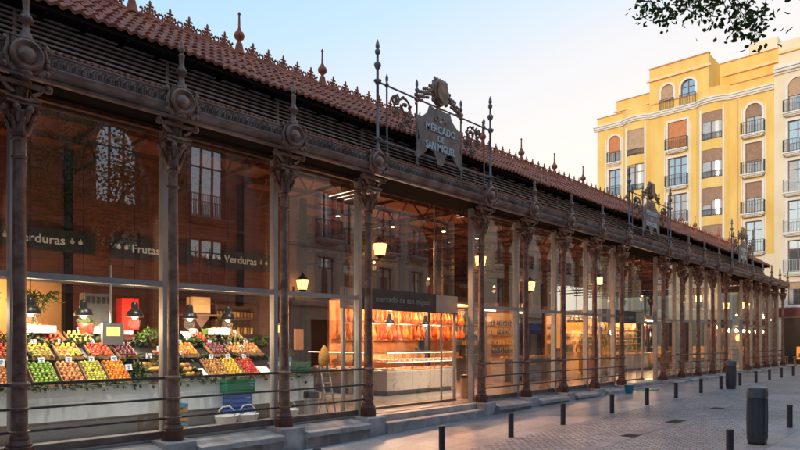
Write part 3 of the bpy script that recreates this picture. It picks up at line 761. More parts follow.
# yellow house
yh=thing('yellow_apartment_house','bright yellow apartment house with white window surrounds and curved bays','apartment house',(57,9,zg(57)))
Y0=16.7; P=P_west(Y0,57.0); UW=15.0
rows=[(18.75,21.25),(15.5,18.05),(12.25,14.8),(9.05,11.6),(5.8,8.35)]
cols=[(1.15,2.23),(6.65,8.27),(12.9,14.1)]
bows=[(2.55,5.15),(9.05,11.75)]
ops=[]
for r,(z0,z1) in enumerate(rows):
    for c,(u0,u1) in enumerate(cols): ops.append((u0,u1,z0,z1))
ops += [(.8,2.6,-.1,3.4),(3.4,5.2,-.1,3.4),(6.3,8.6,-.1,3.4),(9.6,11.4,-.1,3.4),(12.5,14.4,-.1,3.4)]
OPS_=list(ops)
w_=facade(P,0,UW,8.8,23.2,[o for o in ops if o[2]>8.8])
w_.quad(P(0,0,-1),P(0,-12,-1),P(0,-12,23.2),P(0,0,23.2)); w_.quad(P(0,-12,-1),P(UW,-12,-1),P(UW,-12,23.2),P(0,-12,23.2)); w_.quad(P(0,-.01,22.3),P(UW,-.01,22.3),P(UW,-12,22.3),P(0,-12,22.3))
part('wall',w_,M['yellow'],yh,False); part('lower_wall',facade(P,0,UW,-1,8.8,[o for o in OPS_ if o[3]<8.8]),M['cream'],yh,False)
bc=[.9,.5,.3,0,.6]
for r,(z0,z1) in enumerate(rows):
    window(yh,P,cols[0][0],cols[0][1],z0,z1,arch=(r==0),wall='yellow',blind=(.62 if r==0 else 0),bm='blindo',balc=(.12,.35),lights=2)
    window(yh,P,cols[1][0],cols[1][1],z0,z1,blind=(.95 if r==0 else 0),bm='blindo',balc=(.15,.55),lights=3)
    window(yh,P,cols[2][0],cols[2][1],z0,z1,arch=(r==0),wall='yellow',blind=(.42,.62,.5,.0,.3)[r],bm='blindb',balc=(.28,.6),lights=2)
for k,(u0,u1,z0,z1) in enumerate(ops[15:]):
    f=MB(); pbox(f,P,u0,u1,-.27,-.2,z0,z1); part('shop_door',f,M['wood'],yh,False)
# continuous white strips framing the columns
st=MB()
for (u0,u1) in cols:
    for u in (u0-.30,u1+.22): pbox(st,P,u,u+.08,0,.05,4.4,21.0)
part('pilaster_strip',st,M['white'],yh,False)
for bi,(u0,u1) in enumerate(bows):
    lv_=[4.6]+[v for z0,z1 in reversed(rows) for v in (z0+.15,z1)]+[22.0]
    dp=.46
    for k in range(0,len(lv_),2):
        b=MB(); arc_band(b,P,u0,u1,dp,lv_[k],lv_[k+1]); part('bow_wall',b,M['yellow' if lv_[k]>8 else 'cream'],yh,False)
    for ri,(z0,z1) in enumerate(rows):
        z0+=.15; fr=MB(); gl=MB(); rl=MB()
        pts=arcpts(u0,u1,dp,10)
        for k in (2,5,8):
            u,d=pts[k]; pbox(fr,P,u-.05,u+.05,d-.16,d-.06,z0,z1)
        for zz in (z0+.03,z1-.03,z0+(z1-z0)*.7):
            for k in range(2,8):
                (ua,da),(ub,db)=pts[k],pts[k+1]
                fr.prism([(ua,da-.14),(ub,db-.14),(ub,db-.09),(ua,da-.09)],lambda p,q,t:P(p,q,t),zz-.03,zz+.03)
        win_=part('bow_window',fr,M['wood'],yh,False)
        for (k0,k1) in ((0,2),(8,10)):
            pp=[pts[k] for k in range(k0,k1+1)]
            tr=MB().prism(pp+[(pp[-1][0],-.3),(pp[0][0],-.3)],lambda p,q,t:P(p,q,t),z0,z1); part('cheek',tr,M['yellow'],win_,False)
        fracs=((.93,.93),(.1,.0),(.45,.5),(.3,.62),(.5,.2)) if bi==0 else ((.33,.35),(.42,.42),(.6,.45),(.5,.5),(.4,.8))
        for k in range(2,8):
            (ua,da),(ub,db)=pts[k],pts[k+1]
            gl.prism([(ua,da-.13),(ub,db-.13),(ub,db-.12),(ua,da-.12)],lambda p,q,t:P(p,q,t),z0,z1)
            rl.prism([(ua,da+.0),(ub,db+.0),(ub,db+.03),(ua,da+.03)],lambda p,q_,t:P(p,q_,t),z0+.52,z0+.56)
            rl.prism([(ua,da+.0),(ub,db+.0),(ub,db+.03),(ua,da+.03)],lambda p,q_,t:P(p,q_,t),z0+.08,z0+.11)
            for m in range(3):
                s_=(m+.5)/3; u=ua+(ub-ua)*s_; d=da+(db-da)*s_; pbox(rl,P,u-.012,u+.012,d,d+.025,z0+.0,z0+.53)
        for h_2,(k0,k1) in enumerate(((2,5),(5,8))):
            q=fracs[ri][h_2]
            if q<=0: continue
            bl=MB()
            for k in range(k0,k1):
                (ua,da),(ub,db)=pts[k],pts[k+1]; bl.prism([(ua,da-.085),(ub,db-.085),(ub,db-.055),(ua,da-.055)],lambda p,q_,t:P(p,q_,t),z1-(z1-z0)*q,z1)
            part('blind',bl,M['blindt' if bi==0 else 'blindb'],win_,False)
        part('pane',gl,M['curtain'],win_,False); part('railing',rl,M['darkrail'],win_,False)
    for k in (1.6,8.4):
        u=u0+(u1-u0)*k/10; d=dp*math.sin(math.pi*k/10)**.7; part('trim_strip',pbox(MB(),P,u-.07,u+.07,d-.1,d+.045,4.6,21.6),M['white'],yh,False)
cn=MB()
for (z0,z1,e) in ((21.98,22.12,.15),(22.12,22.3,.26),(22.3,22.42,.36)):
    cuts=[0]+[v for b_ in bows for v in b_]+[UW]
    pbox(cn,P,-.3,cuts[1]+.0,0,e,z0,z1); pbox(cn,P,cuts[2],cuts[3],0,e,z0,z1); pbox(cn,P,cuts[4],UW,0,e,z0,z1)
    for u0,u1 in bows:
        pts=[(u,d+e) for u,d in arcpts(u0,u1,.46)]
        cn.prism([(u0,-.05)]+pts+[(u1,-.05)],lambda p,q,t:P(p,q,t),z0+.002,z1+.002)
part('cornice',cn,M['white'],yh,False)
for u0,u1 in bows: part('parapet',MB().prism([(u0,-.3)]+arcpts(u0,u1,.46)+[(u1,-.3)],lambda p,q,t:P(p,q,t),22.43,23.3),M['yellow'],yh,False)
# attic storey
at_ops=[(6.05,7.1,22.5,24.75),(7.75,8.95,22.5,24.75)]
PA=P_west(Y0,57.05)
a_=facade(PA,5.0,10.05,22.42,26.5,at_ops)
for u in (5.0,10.05): a_.quad(PA(u,0,22.42),PA(u,-6,22.42),PA(u,-6,26.5),PA(u,0,26.5))
a_.quad(PA(5,0,26.5),PA(10.05,0,26.5),PA(10.05,-6,26.5),PA(5,-6,26.5))
part('attic',a_,M['yellow'],yh,False)
for k,o in enumerate(at_ops): window(yh,PA,*o,arch=True,wall='yellow',blind=(.6 if k==0 else 0),bm='blindt',balc=(.1,.25),lights=2,trim='white')
PB=P_west(Y0,58.6)
b2=MB(); pbox(b2,PB,1.2,5.0,-6,0,22.3,25.0); part('attic',b2,M['yellow'],yh,False); b2=MB(); pbox(b2,P_west(Y0,60.2),10.05,22,-6,0,22.3,26.5); part('attic',b2,M['yellow'],yh,False)
c2=MB(); pbox(c2,PA,4.8,10.25,0,.2,25.35,25.5); pbox(c2,PA,4.85,10.2,0,.1,25.5,25.6); part('cornice',c2,M['yellowd'],yh,False)
part('cornice',pbox(MB(),P_west(Y0,60.2),10.3,22,0,.2,25.3,25.5),M['yellowd'],yh,False); part('cornice',pbox(MB(),PB,1.0,4.8,0,.15,24.0,24.12),M['yellowd'],yh,False)
for a_ in ((PA,4.95,10.1,-.3,.06,26.5,26.6),(P_west(Y0,60.2),10.0,22,-.3,.06,26.5,26.58),(PB,1.15,5.0,-.3,.05,25.0,25.08),(P,-.05,2.55,-.3,.05,23.2,23.27),(P,5.15,9.05,-.3,.05,23.2,23.27),(P,11.75,UW,-.3,.05,23.2,23.27)):
    part('coping',pbox(MB(),*a_),M['blindo'],yh,False)
ch=MB(); pbox(ch,P_west(Y0,61),12.2,14.4,-2,0,26.5,27.9); part('chimney',ch,M['cream'],yh,False)
dpip=MB(); dpip.tube([(56.9,Y0-12.3,4),(56.9,Y0-12.3,21.9)],.06,6); part('downpipe',dpip,M['yellowd'],yh)

# cream house
chh=thing('cream_apartment_house','pale cream apartment house with grey balcony railings above a dark red shop front','apartment house',(57,-7,zg(57)))
P=P_west(1.7,56.9); UC=18.0
crows=[(19.8,22.5),(16.65,19.15),(13.5,16.0),(10.35,12.85),(7.2,9.7)]
ccols=[(.95,2.25),(4.2,5.5),(7.6,8.9),(11,12.3),(14.4,15.7)]
ops=[(u0,u1,z0,z1) for u0,u1 in ccols for z0,z1 in crows]
shops=[(.5,3.0,-.1,3.6),(3.7,6.2,-.1,3.6),(7,9.6,-.1,3.6),(10.4,13,-.1,3.6),(13.8,16.6,-.1,3.6)]
ml=[(u0,u1,4.6,6.4) for u0,u1 in ccols]
w_=facade(P,0,UC,-1,23.9,ops+shops+ml,.3)
w_.quad(P(0,0,-1),P(0,-10,-1),P(0,-10,23.9),P(0,0,23.9)); w_.quad(P(UC,0,-1),P(UC,-10,-1),P(UC,-10,23.9),P(UC,0,23.9)); w_.quad(P(0,-.01,23.6),P(UC,-.01,23.6),P(UC,-10,23.6),P(0,-10,23.6))
part('wall',w_,M['cream'],chh,False)
for ci,(u0,u1) in enumerate(ccols):
    for r,(z0,z1) in enumerate(crows):
        window(chh,P,u0,u1,z0,z1,arch=(r==0),wall='cream',blind=random.choice((.9,.0,.4,.0)) if r else .5,bm='blindt' if r%2==0 else 'blindb',balc=(.3,.55),rail='greyrail' if r>1 else 'darkrail')
    window(chh,P,u0,u1,4.6,6.4,blind=.3,bm='blindt')
for u0,u1,z0,z1 in shops:
    f=MB(); pbox(f,P,u0,u1,-.29,-.22,z0,z1); s=part('shop_front',f,M['black'],chh,False)
    q=MB(); pbox(q,P,u0+1.0,u1-.5,-.215,-.205,.3,1.3); part('added_glow_panel',q,M['amber'],s,False)  # emissive panel added in place of orange fruit in the dark opening
q=MB(); pbox(q,P,.2,6.6,.0,.14,3.65,4.35); sgn=part('fascia',q,M['redsign'],chh,False)
c2=MB()
for z0,z1,e in ((23.0,23.15,.15),(23.15,23.35,.35),(23.35,23.5,.48)): pbox(c2,P,0,UC,0,e,z0,z1)
part('cornice',c2,M['white'],chh,False); part('string_course',pbox(MB(),P,0,UC,.0,.12,4.4,4.5),M['white'],chh,False)
b3=MB(); pbox(b3,P_west(1.7,58.4),0.0,UC,-6,0,23.6,26.2); part('attic',b3,M['cream'],chh,False)
b4=MB(); pbox(b4,P_west(1.7,58.4),0,UC,.0,.2,25.2,25.4); part('attic_cornice',b4,M['yellowd'],chh,False)
def lantern_thing(loc, dirv, lab, grp, wall=True):
    x,y,z=loc; t=thing('wall_lantern',lab,'lantern',loc,grp)
    b=MB(); b.prism([(-.16,-.16),(.16,-.16),(.16,.16),(-.16,.16)],lambda p,q,s:(x+p*(1.35 if s else 1),y+q*(1.35 if s else 1),z+.5*s),0,1)
    part('lamp_glass',b,M['lampglow'],t,False)
    f=MB()
    for sx in (-1,1):
        for sy in (-1,1): f.tube([(x+sx*.165,y+sy*.165,z),(x+sx*.222,y+sy*.222,z+.5)],.015,5)
    f.lathe([(.34,.5),(.30,.54),(.14,.66),(.10,.72),(.03,.82),(.01,.9)],(x,y,z),8); f.lathe([(.04,-.12),(.2,-.03),(.24,0)],(x,y,z),8)
    part('lamp_frame',f,M['black'],t,False)
    a=MB(); q=[(x,y,z-.1),(x+dirv[0]*.2,y+dirv[1]*.2,z-.3),(x+dirv[0]*.55,y+dirv[1]*.55,z-.3),(x+dirv[0]*.75,y+dirv[1]*.75,z-.1)]
    a.tube(q,.025,6); a.box(q[-1][0]-.06,q[-1][1]-.04,z-.4,q[-1][0]+.06,q[-1][1]+.04,z+.2); part('bracket',a,M['black'],t)
    return t
# opposite row (seen in the glass)
def row_house(x0,x1,h,wallm,name,lab,win,step,zrow,arch0,awn,seed,trim):
    random.seed(seed)
    t=thing(name,lab,'apartment house',((x0+x1)/2,-15,zg((x0+x1)/2))); P=P_south(-15.0)
    n=int((x1-x0-1.2)/step); off=(x1-x0-n*step)/2+step/2
    us=[x0+off+k*step for k in range(n)]
    ops=[]
    for r,(z0,z1) in enumerate(zrow):
        for u in us: ops.append((u-win/2,u+win/2,z0,z1))
    sh=[(u-step*.36,u+step*.36,-1,2.9) for u in us]
    w=facade(P,x0,x1,-1.2,h,ops+sh,.28)
    w.quad(P(x0,0,-1.2),P(x0,-10,-1.2),P(x0,-10,h),P(x0,0,h)); w.quad(P(x1,0,-1.2),P(x1,-10,-1.2),P(x1,-10,h),P(x1,0,h)); w.quad(P(x0,-10,-1.2),P(x1,-10,-1.2),P(x1,-10,h),P(x0,-10,h)); w.quad(P(x0,0,h),P(x1,0,h),P(x1,-10,h),P(x0,-10,h))
    part('wall',w,M[wallm],t,False)
    for r,(z0,z1) in enumerate(zrow):
        for u in us: window(t,P,u-win/2,u+win/2,z0,z1,arch=(arch0 and r==1 and u<12),wall=wallm,blind=random.choice((0,0,0,.3)),bm='blindt',balc=(.25,.5) if (r!=0 and not(arch0 and u<12)) else None,trim=trim,lights=3 if win>1.5 else 2,pane='panesky' if win>1.5 else 'pane',frame='wood')
    for (u0,u1,z0,z1) in sh:
        f=MB(); pbox(f,P,u0,u1,-.27,-.22,z0,z1); part('shop_front',f,M['bluewall' if awn else 'black'],t,False)
        if awn:
            a=MB(); a.prism([(0,3.15),(1.3,2.55),(1.3,2.3),(1.28,2.3),(1.28,2.52),(0,3.05)],lambda p,q,s:(s,-15+.02+p,q),u0-.2,u1+.2); part('awning',a,M['awning'],t,False)
    c=MB(); pbox(c,P,x0,x1,0,.18,3.6,3.85); pbox(c,P,x0,x1,0,.4,h-.5,h-.2); 
    for z0,z1 in zrow[1:]: pbox(c,P,x0,x1,0,.08,z0-.55,z0-.42)
    for u in us: pbox(c,P,u+step/2-.22,u+step/2+.22,0,.09,3.9,h-.6) if u+step/2+.3<x1 else None
    part('cornice',c,M[trim],t,False)
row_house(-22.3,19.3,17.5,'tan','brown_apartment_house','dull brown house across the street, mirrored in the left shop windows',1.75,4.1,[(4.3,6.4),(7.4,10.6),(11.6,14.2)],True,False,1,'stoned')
row_house(19.5,36,16.5,'peach','peach_apartment_house','peach plastered house across the street, mirrored in the middle shop windows',1.2,2.9,[(4.2,6.3),(7.3,9.9),(11,13.4)],False,False,2,'stone')
row_house(36.2,57,18,'cream','pale_apartment_house','pale house with blue awnings across the street, mirrored beyond the first sign',1.2,3.1,[(4.3,6.4),(7.4,10.0),(11.2,13.6)],False,True,5,'white')
for k,(lx,lab) in enumerate(((26.5,'glowing wall lantern across the street, mirrored brightest right of the third column'),(35.2,'glowing wall lantern across the street, mirrored just left of the fourth tall column'),(41.7,'glowing wall lantern on the pale house, mirrored low between middle columns'),(54.0,'glowing wall lantern on the pale house, mirrored beside the second entrance'))):
    lt_=lantern_thing((lx,-14.25,6.9 if k!=2 else 5.6),(0,-1),lab,'street lanterns across the street'); lt_.scale=(1.35,1.35,1.35)
lantern_thing((19.75,-14.25,4.35),(0,-1),'small low wall lantern across the street, mirrored beside the third column','street lanterns across the street')
for ly,lz,lab in ((-6.5,5.1,'lantern on the cream house mirrored among the far columns'),(-3.2,4.4,'lantern on the cream house mirrored nearest the market far corner')):
    lantern_thing((56.1,ly,lz),(1,0),lab,'lanterns on the cream house')
# unseen house added behind the camera, keeps the low sun off the market
t=thing('added_sun_blocker_house','unseen tan house added behind the camera to block low sun','apartment house',(-30,0,zg(-30)))
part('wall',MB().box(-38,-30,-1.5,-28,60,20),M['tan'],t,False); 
q=MB()
for k in range(20):
    for z in (3,6.4,9.8,13.2,16.5): q.box(-28.01,-28+k*4.2,z,-27.9,-26.7+k*4.2,z+2.1)
part('shutters',q,M['wood'],t,False)

# ------------------------------------------------------------------ tree
random.seed(11)
tx_,ty_=8.45,-11.1
tree=thing('street_tree','leafy street tree behind the camera, its branch hanging into the top right corner','tree',(tx_,ty_,zg(tx_)))
tb=MB(); base=zg(tx_)
tb.tube([(tx_,ty_,base-.2),(tx_+.03,ty_,1.5),(tx_-.04,ty_+.05,3.6),(tx_,ty_,5.0)],.17,10,.10)
tips=[]
for k in range(11):
    a=2*math.pi*k/11+random.uniform(-.3,.3); r=random.uniform(1.2,2.2); z=random.uniform(5.6,8.8); s=(tx_,ty_,random.uniform(3.6,5))
    mid=(tx_+math.cos(a)*r*.5,ty_+math.sin(a)*r*.5,(s[2]+z)/2+.3); e=(tx_+math.cos(a)*r,ty_+math.sin(a)*r,z)
    tb.tube([s,mid,e],.055,6,.015); tips.append(e)
limb=[(tx_,ty_,4.9),(tx_+.3,-9.7,6.6),(tx_+.5,-8.5,7.0),(9.1,-7.4,6.85),(9.15,-6.5,6.75)]
tb.tube(limb,.05,6,.015)
targets=[]
for (px,py) in ((642,14),(652,10),(660,16),(666,22),(690,6),(700,13),(713,8),(711,24),(735,14),(742,28),(752,24),(757,40),(763,16),(735,34),(676,6),(724,4),(746,8),(750,33),(680,14),(693,18)):
    p=at(px,py-4,9.0+random.uniform(-.35,.35)); targets.append(p)
lv_=MB()
def leaf(b,p,L,W,dirv=None):
    d=Vector(dirv) if dirv else Vector((random.gauss(0,1),random.gauss(0,1),random.gauss(-.4,.8)))
    d.normalize(); s=d.cross(Vector((random.gauss(0,1),random.gauss(0,1),random.gauss(0,1)))).normalized(); n=d.cross(s)*L*.12
    p=Vector(p); b.add([tuple(p),tuple(p+d*L*.25+s*W*.85+n*.7),tuple(p+d*L*.6+s*W*.9+n),tuple(p+d*L),tuple(p+d*L*.6-s*W*.9+n),tuple(p+d*L*.25-s*W*.85+n*.7),tuple(p+d*L*.45)],[(0,1,6),(1,2,6),(2,3,6),(3,4,6),(4,5,6),(5,0,6)])
for p in targets:
    q=min([Vector(l) for l in limb[1:]],key=lambda l:(l-p).length)
    tb.tube([q,(q+p)/2+Vector((0,0,.12)),p],.010,4,.004)
    for k in range(32):
        pos=p+Vector((random.gauss(0,.085),random.gauss(0,.085),random.gauss(0,.085)))
        leaf(lv_,pos,random.uniform(.055,.10),random.uniform(.017,.03))
part('trunk',tb,M['bark'],tree)
clumps=[]
for k in range(60):
    while True:
        v=Vector((random.uniform(-1,1),random.uniform(-1,1),random.uniform(-1,1)))
        if .35<v.length<1: break
    clumps.append(Vector((tx_-.1+v.x*2.2,ty_-.2+v.y*2.1,6.9+v.z*2.3)))
for c in clumps+[Vector(t_) for t_ in tips]:
    for k in range(85):
        leaf(lv_,c+Vector((random.gauss(0,.30),random.gauss(0,.30),random.gauss(0,.24))),random.uniform(.09,.14),random.uniform(.03,.045))
part('crown',lv_,M['leafd'],tree,False)

# ------------------------------------------------------------------ fruit stall (left bays)
fs=thing('fruit_stall','long greengrocer counter with white front inside the left bays','market stall',(5.5,1.8,0))
FX0,FX1=.6,9.35
part('counter_front',MB().box(FX0,1.30,.34,FX1,1.36,.90),M['counterw'],fs,False)
part('plinth',MB().box(FX0,1.42,0,FX1,3.0,.34),M['toe'],fs,False)
part('counter_top',MB().box(FX0,1.28,.90,FX1,1.40,.925),M['greymet'],fs,False)
part('display_step',MB().prism([(1.40,.34),(1.40,.92),(1.88,1.27),(1.88,1.36),(2.34,1.59),(2.34,1.66),(2.85,1.85),(3.0,1.85),(3.0,.34)],ex,FX0,FX1),M['black'],fs,False)
gr=MB()
random.seed(5)
for k in range(900):
    x=random.uniform(FX0,FX1-.3); leaf(gr,(x,1.30+random.uniform(-.02,.08),.925+random.uniform(-.05,.03)),.09,.03)
for k in range(1000):
    x=random.uniform(FX0,FX1-.3); leaf(gr,(x,random.uniform(1.86,1.93),1.34+random.uniform(-.03,.09)*(.4+abs(math.sin(x*3.1)))),.085,.026)
    x=random.uniform(FX0,FX1-.3); leaf(gr,(x,random.uniform(2.30,2.42),1.66+random.uniform(-.03,.16)*(.3+abs(math.sin(x*2.3)))),.10,.03)
part('leaf_garnish',gr,M['leaf'],fs,False)
kn=MB()
for x in (8.6,9.1): kn.lathe([(.025,0),(.03,.03)],(x,1.27,.75),10,'y')
part('knob',kn,M['black'],fs)
fruit_me={}
def fmesh(k,rx,rz):
    if k not in fruit_me: fruit_me[k]=MB().ball((0,0,0),rx,rx,rz,10,7).mesh('fruit_'+k,M[k])
    return fruit_me[k]
T1=(1.42,.965,1.86,1.31); T2=(1.90,1.40,2.30,1.63); T3=(2.40,1.66,2.84,1.865)
def tray(x,w,tier,kind,n,lab,flab,rr_=.037,rz=None,card=None,stackh=0):
    y0,z0,y1,z1=tier
    b=MB(); b.prism([(y0-.02,z0-.03),(y1,z1-.03),(y1,z1-.015),(y0-.02,z0-.015)],ex,x,x+w)
    for xx in (x,x+w-.012): b.prism([(y0-.02,z0-.015),(y1,z1-.015),(y1,z1+.03),(y0-.02,z0+.03)],ex,xx,xx+.012)
    b.box(x,y0-.035,z0-.03,x+w,y0-.021,z0+.035)
    solo('fruit_tray',b,M['woodb'],'wooden display tray of '+lab,'tray',(x,y0,z0),smooth=False)
    me=fmesh(kind,rr_,rz or rr_); s=rr_*2*1.01
    nx=max(1,int((w-.03)/s)); L=math.hypot(y1-y0,z1-z0); ny=int(L/(s*.9)); cnt=0
    dx=(w-.03)/nx; dyy=(y1-y0)/L; dzz=(z1-z0)/L
    for j in range(ny):
        for i in range(nx):
            if random.random()<.04: continue
            px=x+.015+dx*(i+.5)+random.uniform(-.004,.004)+(dx*.25 if j%2 else -dx*.25)*.6; t_=(j+.5)*L/ny
            h=rr_+.004+stackh*math.sin(math.pi*(i+.5)/nx)
            nm=kind.replace('apple_green','green_apple').replace('pear_fruit','pear').replace('peach_fruit','peach').replace('orange_fruit','orange').replace('golden_fruit','mandarin').replace('lemon_fruit','lemon').replace('tomato_fruit','tomato').replace('nut_fruit','walnut').replace('plum_fruit','plum')
            inst(nm,me,(px,y0+dyy*t_-dzz*h,z0+dzz*t_+dyy*h),flab,nm.replace('_',' '),flab.replace(' in the',' of the'),rz=random.uniform(0,6),rx=random.uniform(-.4,.4),s=random.uniform(.88,1.08))
me_card=MB().box(-.045,-.003,0,.045,.003,.085).mesh('price_card',M['card'],smooth=False)
me_cardm=MB().box(-.028,-.0045,.045,.028,-.0035,.066).box(-.012,-.0045,.015,.012,-.0035,.036).mesh('mark',M['cardblue'],smooth=False)
def card(x,y,z,lab,s=1):
    o=inst('price_card',me_card,(x,y,z),lab,'price card','price cards on the produce',rx=-.35,rz=random.uniform(-.25,.25),s=s); o.rotation_euler[1]=random.uniform(-.15,.15)
    inst('mark',me_cardm,(0,0,0),None,None,None,parent=o)
F1=[(2.02,.36,'nut_fruit',.023,'walnuts','at far left'),(2.40,.34,'nut_fruit',.023,'small nuts','left of the first column'),(2.78,.33,'peach_fruit',.033,'peaches','hidden behind the leftmost column'),
    (3.44,.40,'apple_green',.034,'green apples','right of the leftmost column'),(3.90,.36,'peach_fruit',.033,'pink peaches','between the apples and pears'),(4.30,.36,'pear_fruit',.032,'yellow green pears','left of the oranges'),(4.70,.38,'orange_fruit',.034,'bright oranges','in the first bay'),
    (6.72,.40,'golden_fruit',.031,'golden mandarins','in the second bay'),(7.15,.36,'lemon_fruit',.033,'yellow lemons','in the second bay'),(7.55,.38,'tomato_fruit',.033,'red orange tomatoes','in the second bay')]
for x,w,k,r_,a,b_ in F1:
    tray(x,w,T1,k,0,a+' '+b_,'%s lying in the front tray %s'%({'walnuts':'brown walnut','small nuts':'small brown nut','peaches':'blush peach','green apples':'round green apple','pink peaches':'pink peach','yellow green pears':'yellow green pear','bright oranges':'bright orange','golden mandarins':'golden mandarin','yellow lemons':'yellow lemon','red orange tomatoes':'red orange tomato'}[a],b_),r_)
    card(x+w*.6,1.80,1.33,'white price card stuck behind the tray of '+a+' '+b_,1.15)
F2=[(2.95,.42,'tomato_fruit','red tomatoes','above the hidden peaches'),(3.55,.36,'pear_fruit','pears','above the green apples'),(4.0,.40,'lemon_fruit','yellow fruit','above the pink peaches'),(4.55,.42,'tomato_fruit','red peppers','above the oranges'),
    (7.05,.40,'plum_fruit','dark plums','above the mandarins'),(7.55,.40,'golden_fruit','small golden fruit','above the lemons'),(6.35,.38,'orange_fruit','orange fruit','behind the white bag of the second bay'),(8.0,.34,'peach_fruit','flat peaches','right of the small golden fruit'),(5.05,.36,'plum_fruit','purple plums','before the grey scale'),(2.45,.4,'apple_green','green limes','left of the hidden tomatoes')]
for x,w,k,a,b_ in F2:
    tray(x,w,T2,k,0,a+' '+b_,'%s in the raised tray %s'%({'red tomatoes':'red tomato','pears':'pear','yellow fruit':'round yellow fruit','red peppers':'round red pepper','dark plums':'dark plum','small golden fruit':'small golden fruit','orange fruit':'orange fruit','flat peaches':'flat peach','purple plums':'purple plum','green limes':'green lime'}[a],b_),.038)
    card(x+w*.4,2.30,1.66,'white price card above the raised tray of '+a,1.0)
F3=[(2.95,.4,'orange_fruit','satsumas','above the red tomatoes'),(3.42,.4,'nut_fruit','chestnuts','above the pears'),(3.9,.4,'tomato_fruit','cherry tomatoes','above the yellow fruit'),(4.38,.42,'pear_fruit','quinces','above the red peppers'),(6.9,.4,'tomato_fruit','radishes','above the dark plums'),(7.4,.4,'plum_fruit','figs','above the small golden fruit'),(7.9,.4,'nut_fruit','dates','above the flat peaches')]
for x,w,k,a,b_ in F3:
    tray(x,w,T3,k,0,a+' '+b_,'%s in the top row tray %s'%({'satsumas':'satsuma','chestnuts':'chestnut','cherry tomatoes':'cherry tomato','quinces':'quince','radishes':'radish','figs':'fig','dates':'date'}[a],b_),.042)
    card(x+w*.7,2.82,1.90,'white price card above the top row tray of '+a,1.0)
# loose leafy heaps, melons, pineapples, sacks
def heap(x,y,z,w,d,h,lab,matn,seed):
    random.seed(seed); b=MB()
    for k in range(420):
        a=random.uniform(0,6.28); r=math.sqrt(random.random()); px=x+math.cos(a)*r*w; py=y+math.sin(a)*r*d; pz=z+h*(1-r*r)*random.uniform(.5,1)
        leaf(b,(px,py,pz),random.uniform(.06,.13),random.uniform(.015,.035))
    b.ball((x,y,z),w*.8,d*.8,h*.7,10,6)
    solo('leafy_vegetables',b,M[matn],lab,'vegetables',(x,y,z),smooth=False)
heap(5.30,1.70,1.05,.22,.22,.25,'dark leafy greens heaped right of the oranges','leaf',1)
heap(5.75,1.95,1.25,.24,.2,.22,'second heap of salad greens before the second column','leaf',2)
heap(6.0,1.65,1.05,.2,.2,.16,'pile of green herbs low beside the second column','leaf',3)
heap(5.95,2.5,1.72,.28,.2,.28,'tall bushy greens at the back behind the second column','leafd',4)
heap(2.4,2.5,1.7,.3,.2,.25,'bushy greens at back left of the stall','leafd',5)
heap(6.45,1.62,1.02,.12,.12,.14,'pile of pineapple leaves right of the second column','leaf',6)
heap(6.9,2.45,1.66,.2,.14,.14,'salad greens behind the plums','leaf',7)
heap(8.6,2.45,1.66,.2,.14,.16,'green herbs near the right end of the fruit stall','leafd',8)
heap(3.3,2.05,1.42,.14,.16,.14,'row of lettuce above the green apples','leaf',9)
random.seed(9)
me_pump=MB()
for k in range(8):
    a=k*math.pi/4; me_pump.ball((.045*math.cos(a),.045*math.sin(a),0),.06,.06,.055,8,5)
me_pump=me_pump.mesh('pumpkin',M['golden_fruit'])
for k in range(7): inst('pumpkin',me_pump,(5.45+.13*(k%4)+.04*(k//4),1.72+.14*(k//4),1.15+.1*(k//4)),'small ribbed orange pumpkin between the leafy heaps beside the oranges','pumpkin','small pumpkins right of the oranges',rz=k)
me_mel=MB().ball((0,0,0),.06,.06,.075,10,7).mesh('pineapple',M['golden_fruit'])
for k in range(8): inst('pineapple',me_mel,(6.28+.1*(k%3),1.52+.12*(k//3),1.02+.09*(k//3)),'golden pineapple body stacked just right of the second column','pineapple','pineapples in the second bay',rx=.3)
me_rp=MB().ball((0,0,0),.045,seg=8).mesh('radish_bunch',M['tomato_fruit'])
for k in range(14): inst('radish',me_rp,(5.85+.08*(k%5),1.95+.09*(k//5),1.36+.06*(k//5)),'red radish piled just left of the second column','radish','radishes left of the second column')
for k,(x,y,z,lab) in enumerate(((6.52,1.47,.97,'white paper sheet lying on the slope left of the mandarins'),(8.0,1.47,.97,'long white paper sheet right of the tomatoes'),(7.98,1.95,1.36,'pale packet lying above the tomatoes'),(6.75,2.4,1.68,'small white sheet on the highest shelf'))):
    w=.19; b=MB(); b.prism([(y,z+.02),(y+.36,z+.23),(y+.36,z+.245),(y,z+.035)],ex,x,x+w if k!=1 else x+.28); solo('paper_sheet',b,M['card'],lab,'paper',(x,y,z),smooth=False)
for k,(x,y,z,lab) in enumerate(((5.12,1.60,1.16,'tilted white price card among the dark greens right of the oranges'),(5.62,1.85,1.36,'white price card above the little pumpkins'),(5.95,2.05,1.50,'white price card over the radishes'),(6.4,1.95,1.4,'white price card above the pineapples'),(7.35,2.0,1.42,'white price card between plums and golden fruit'),(7.9,2.1,1.5,'white price card over the pale packet'),(3.05,1.75,1.3,'large white price card beside the leftmost column'),(2.45,1.62,1.2,'big tilted price card on the nuts left of the leftmost column'))):
    card(x,y,z,lab,1.35)
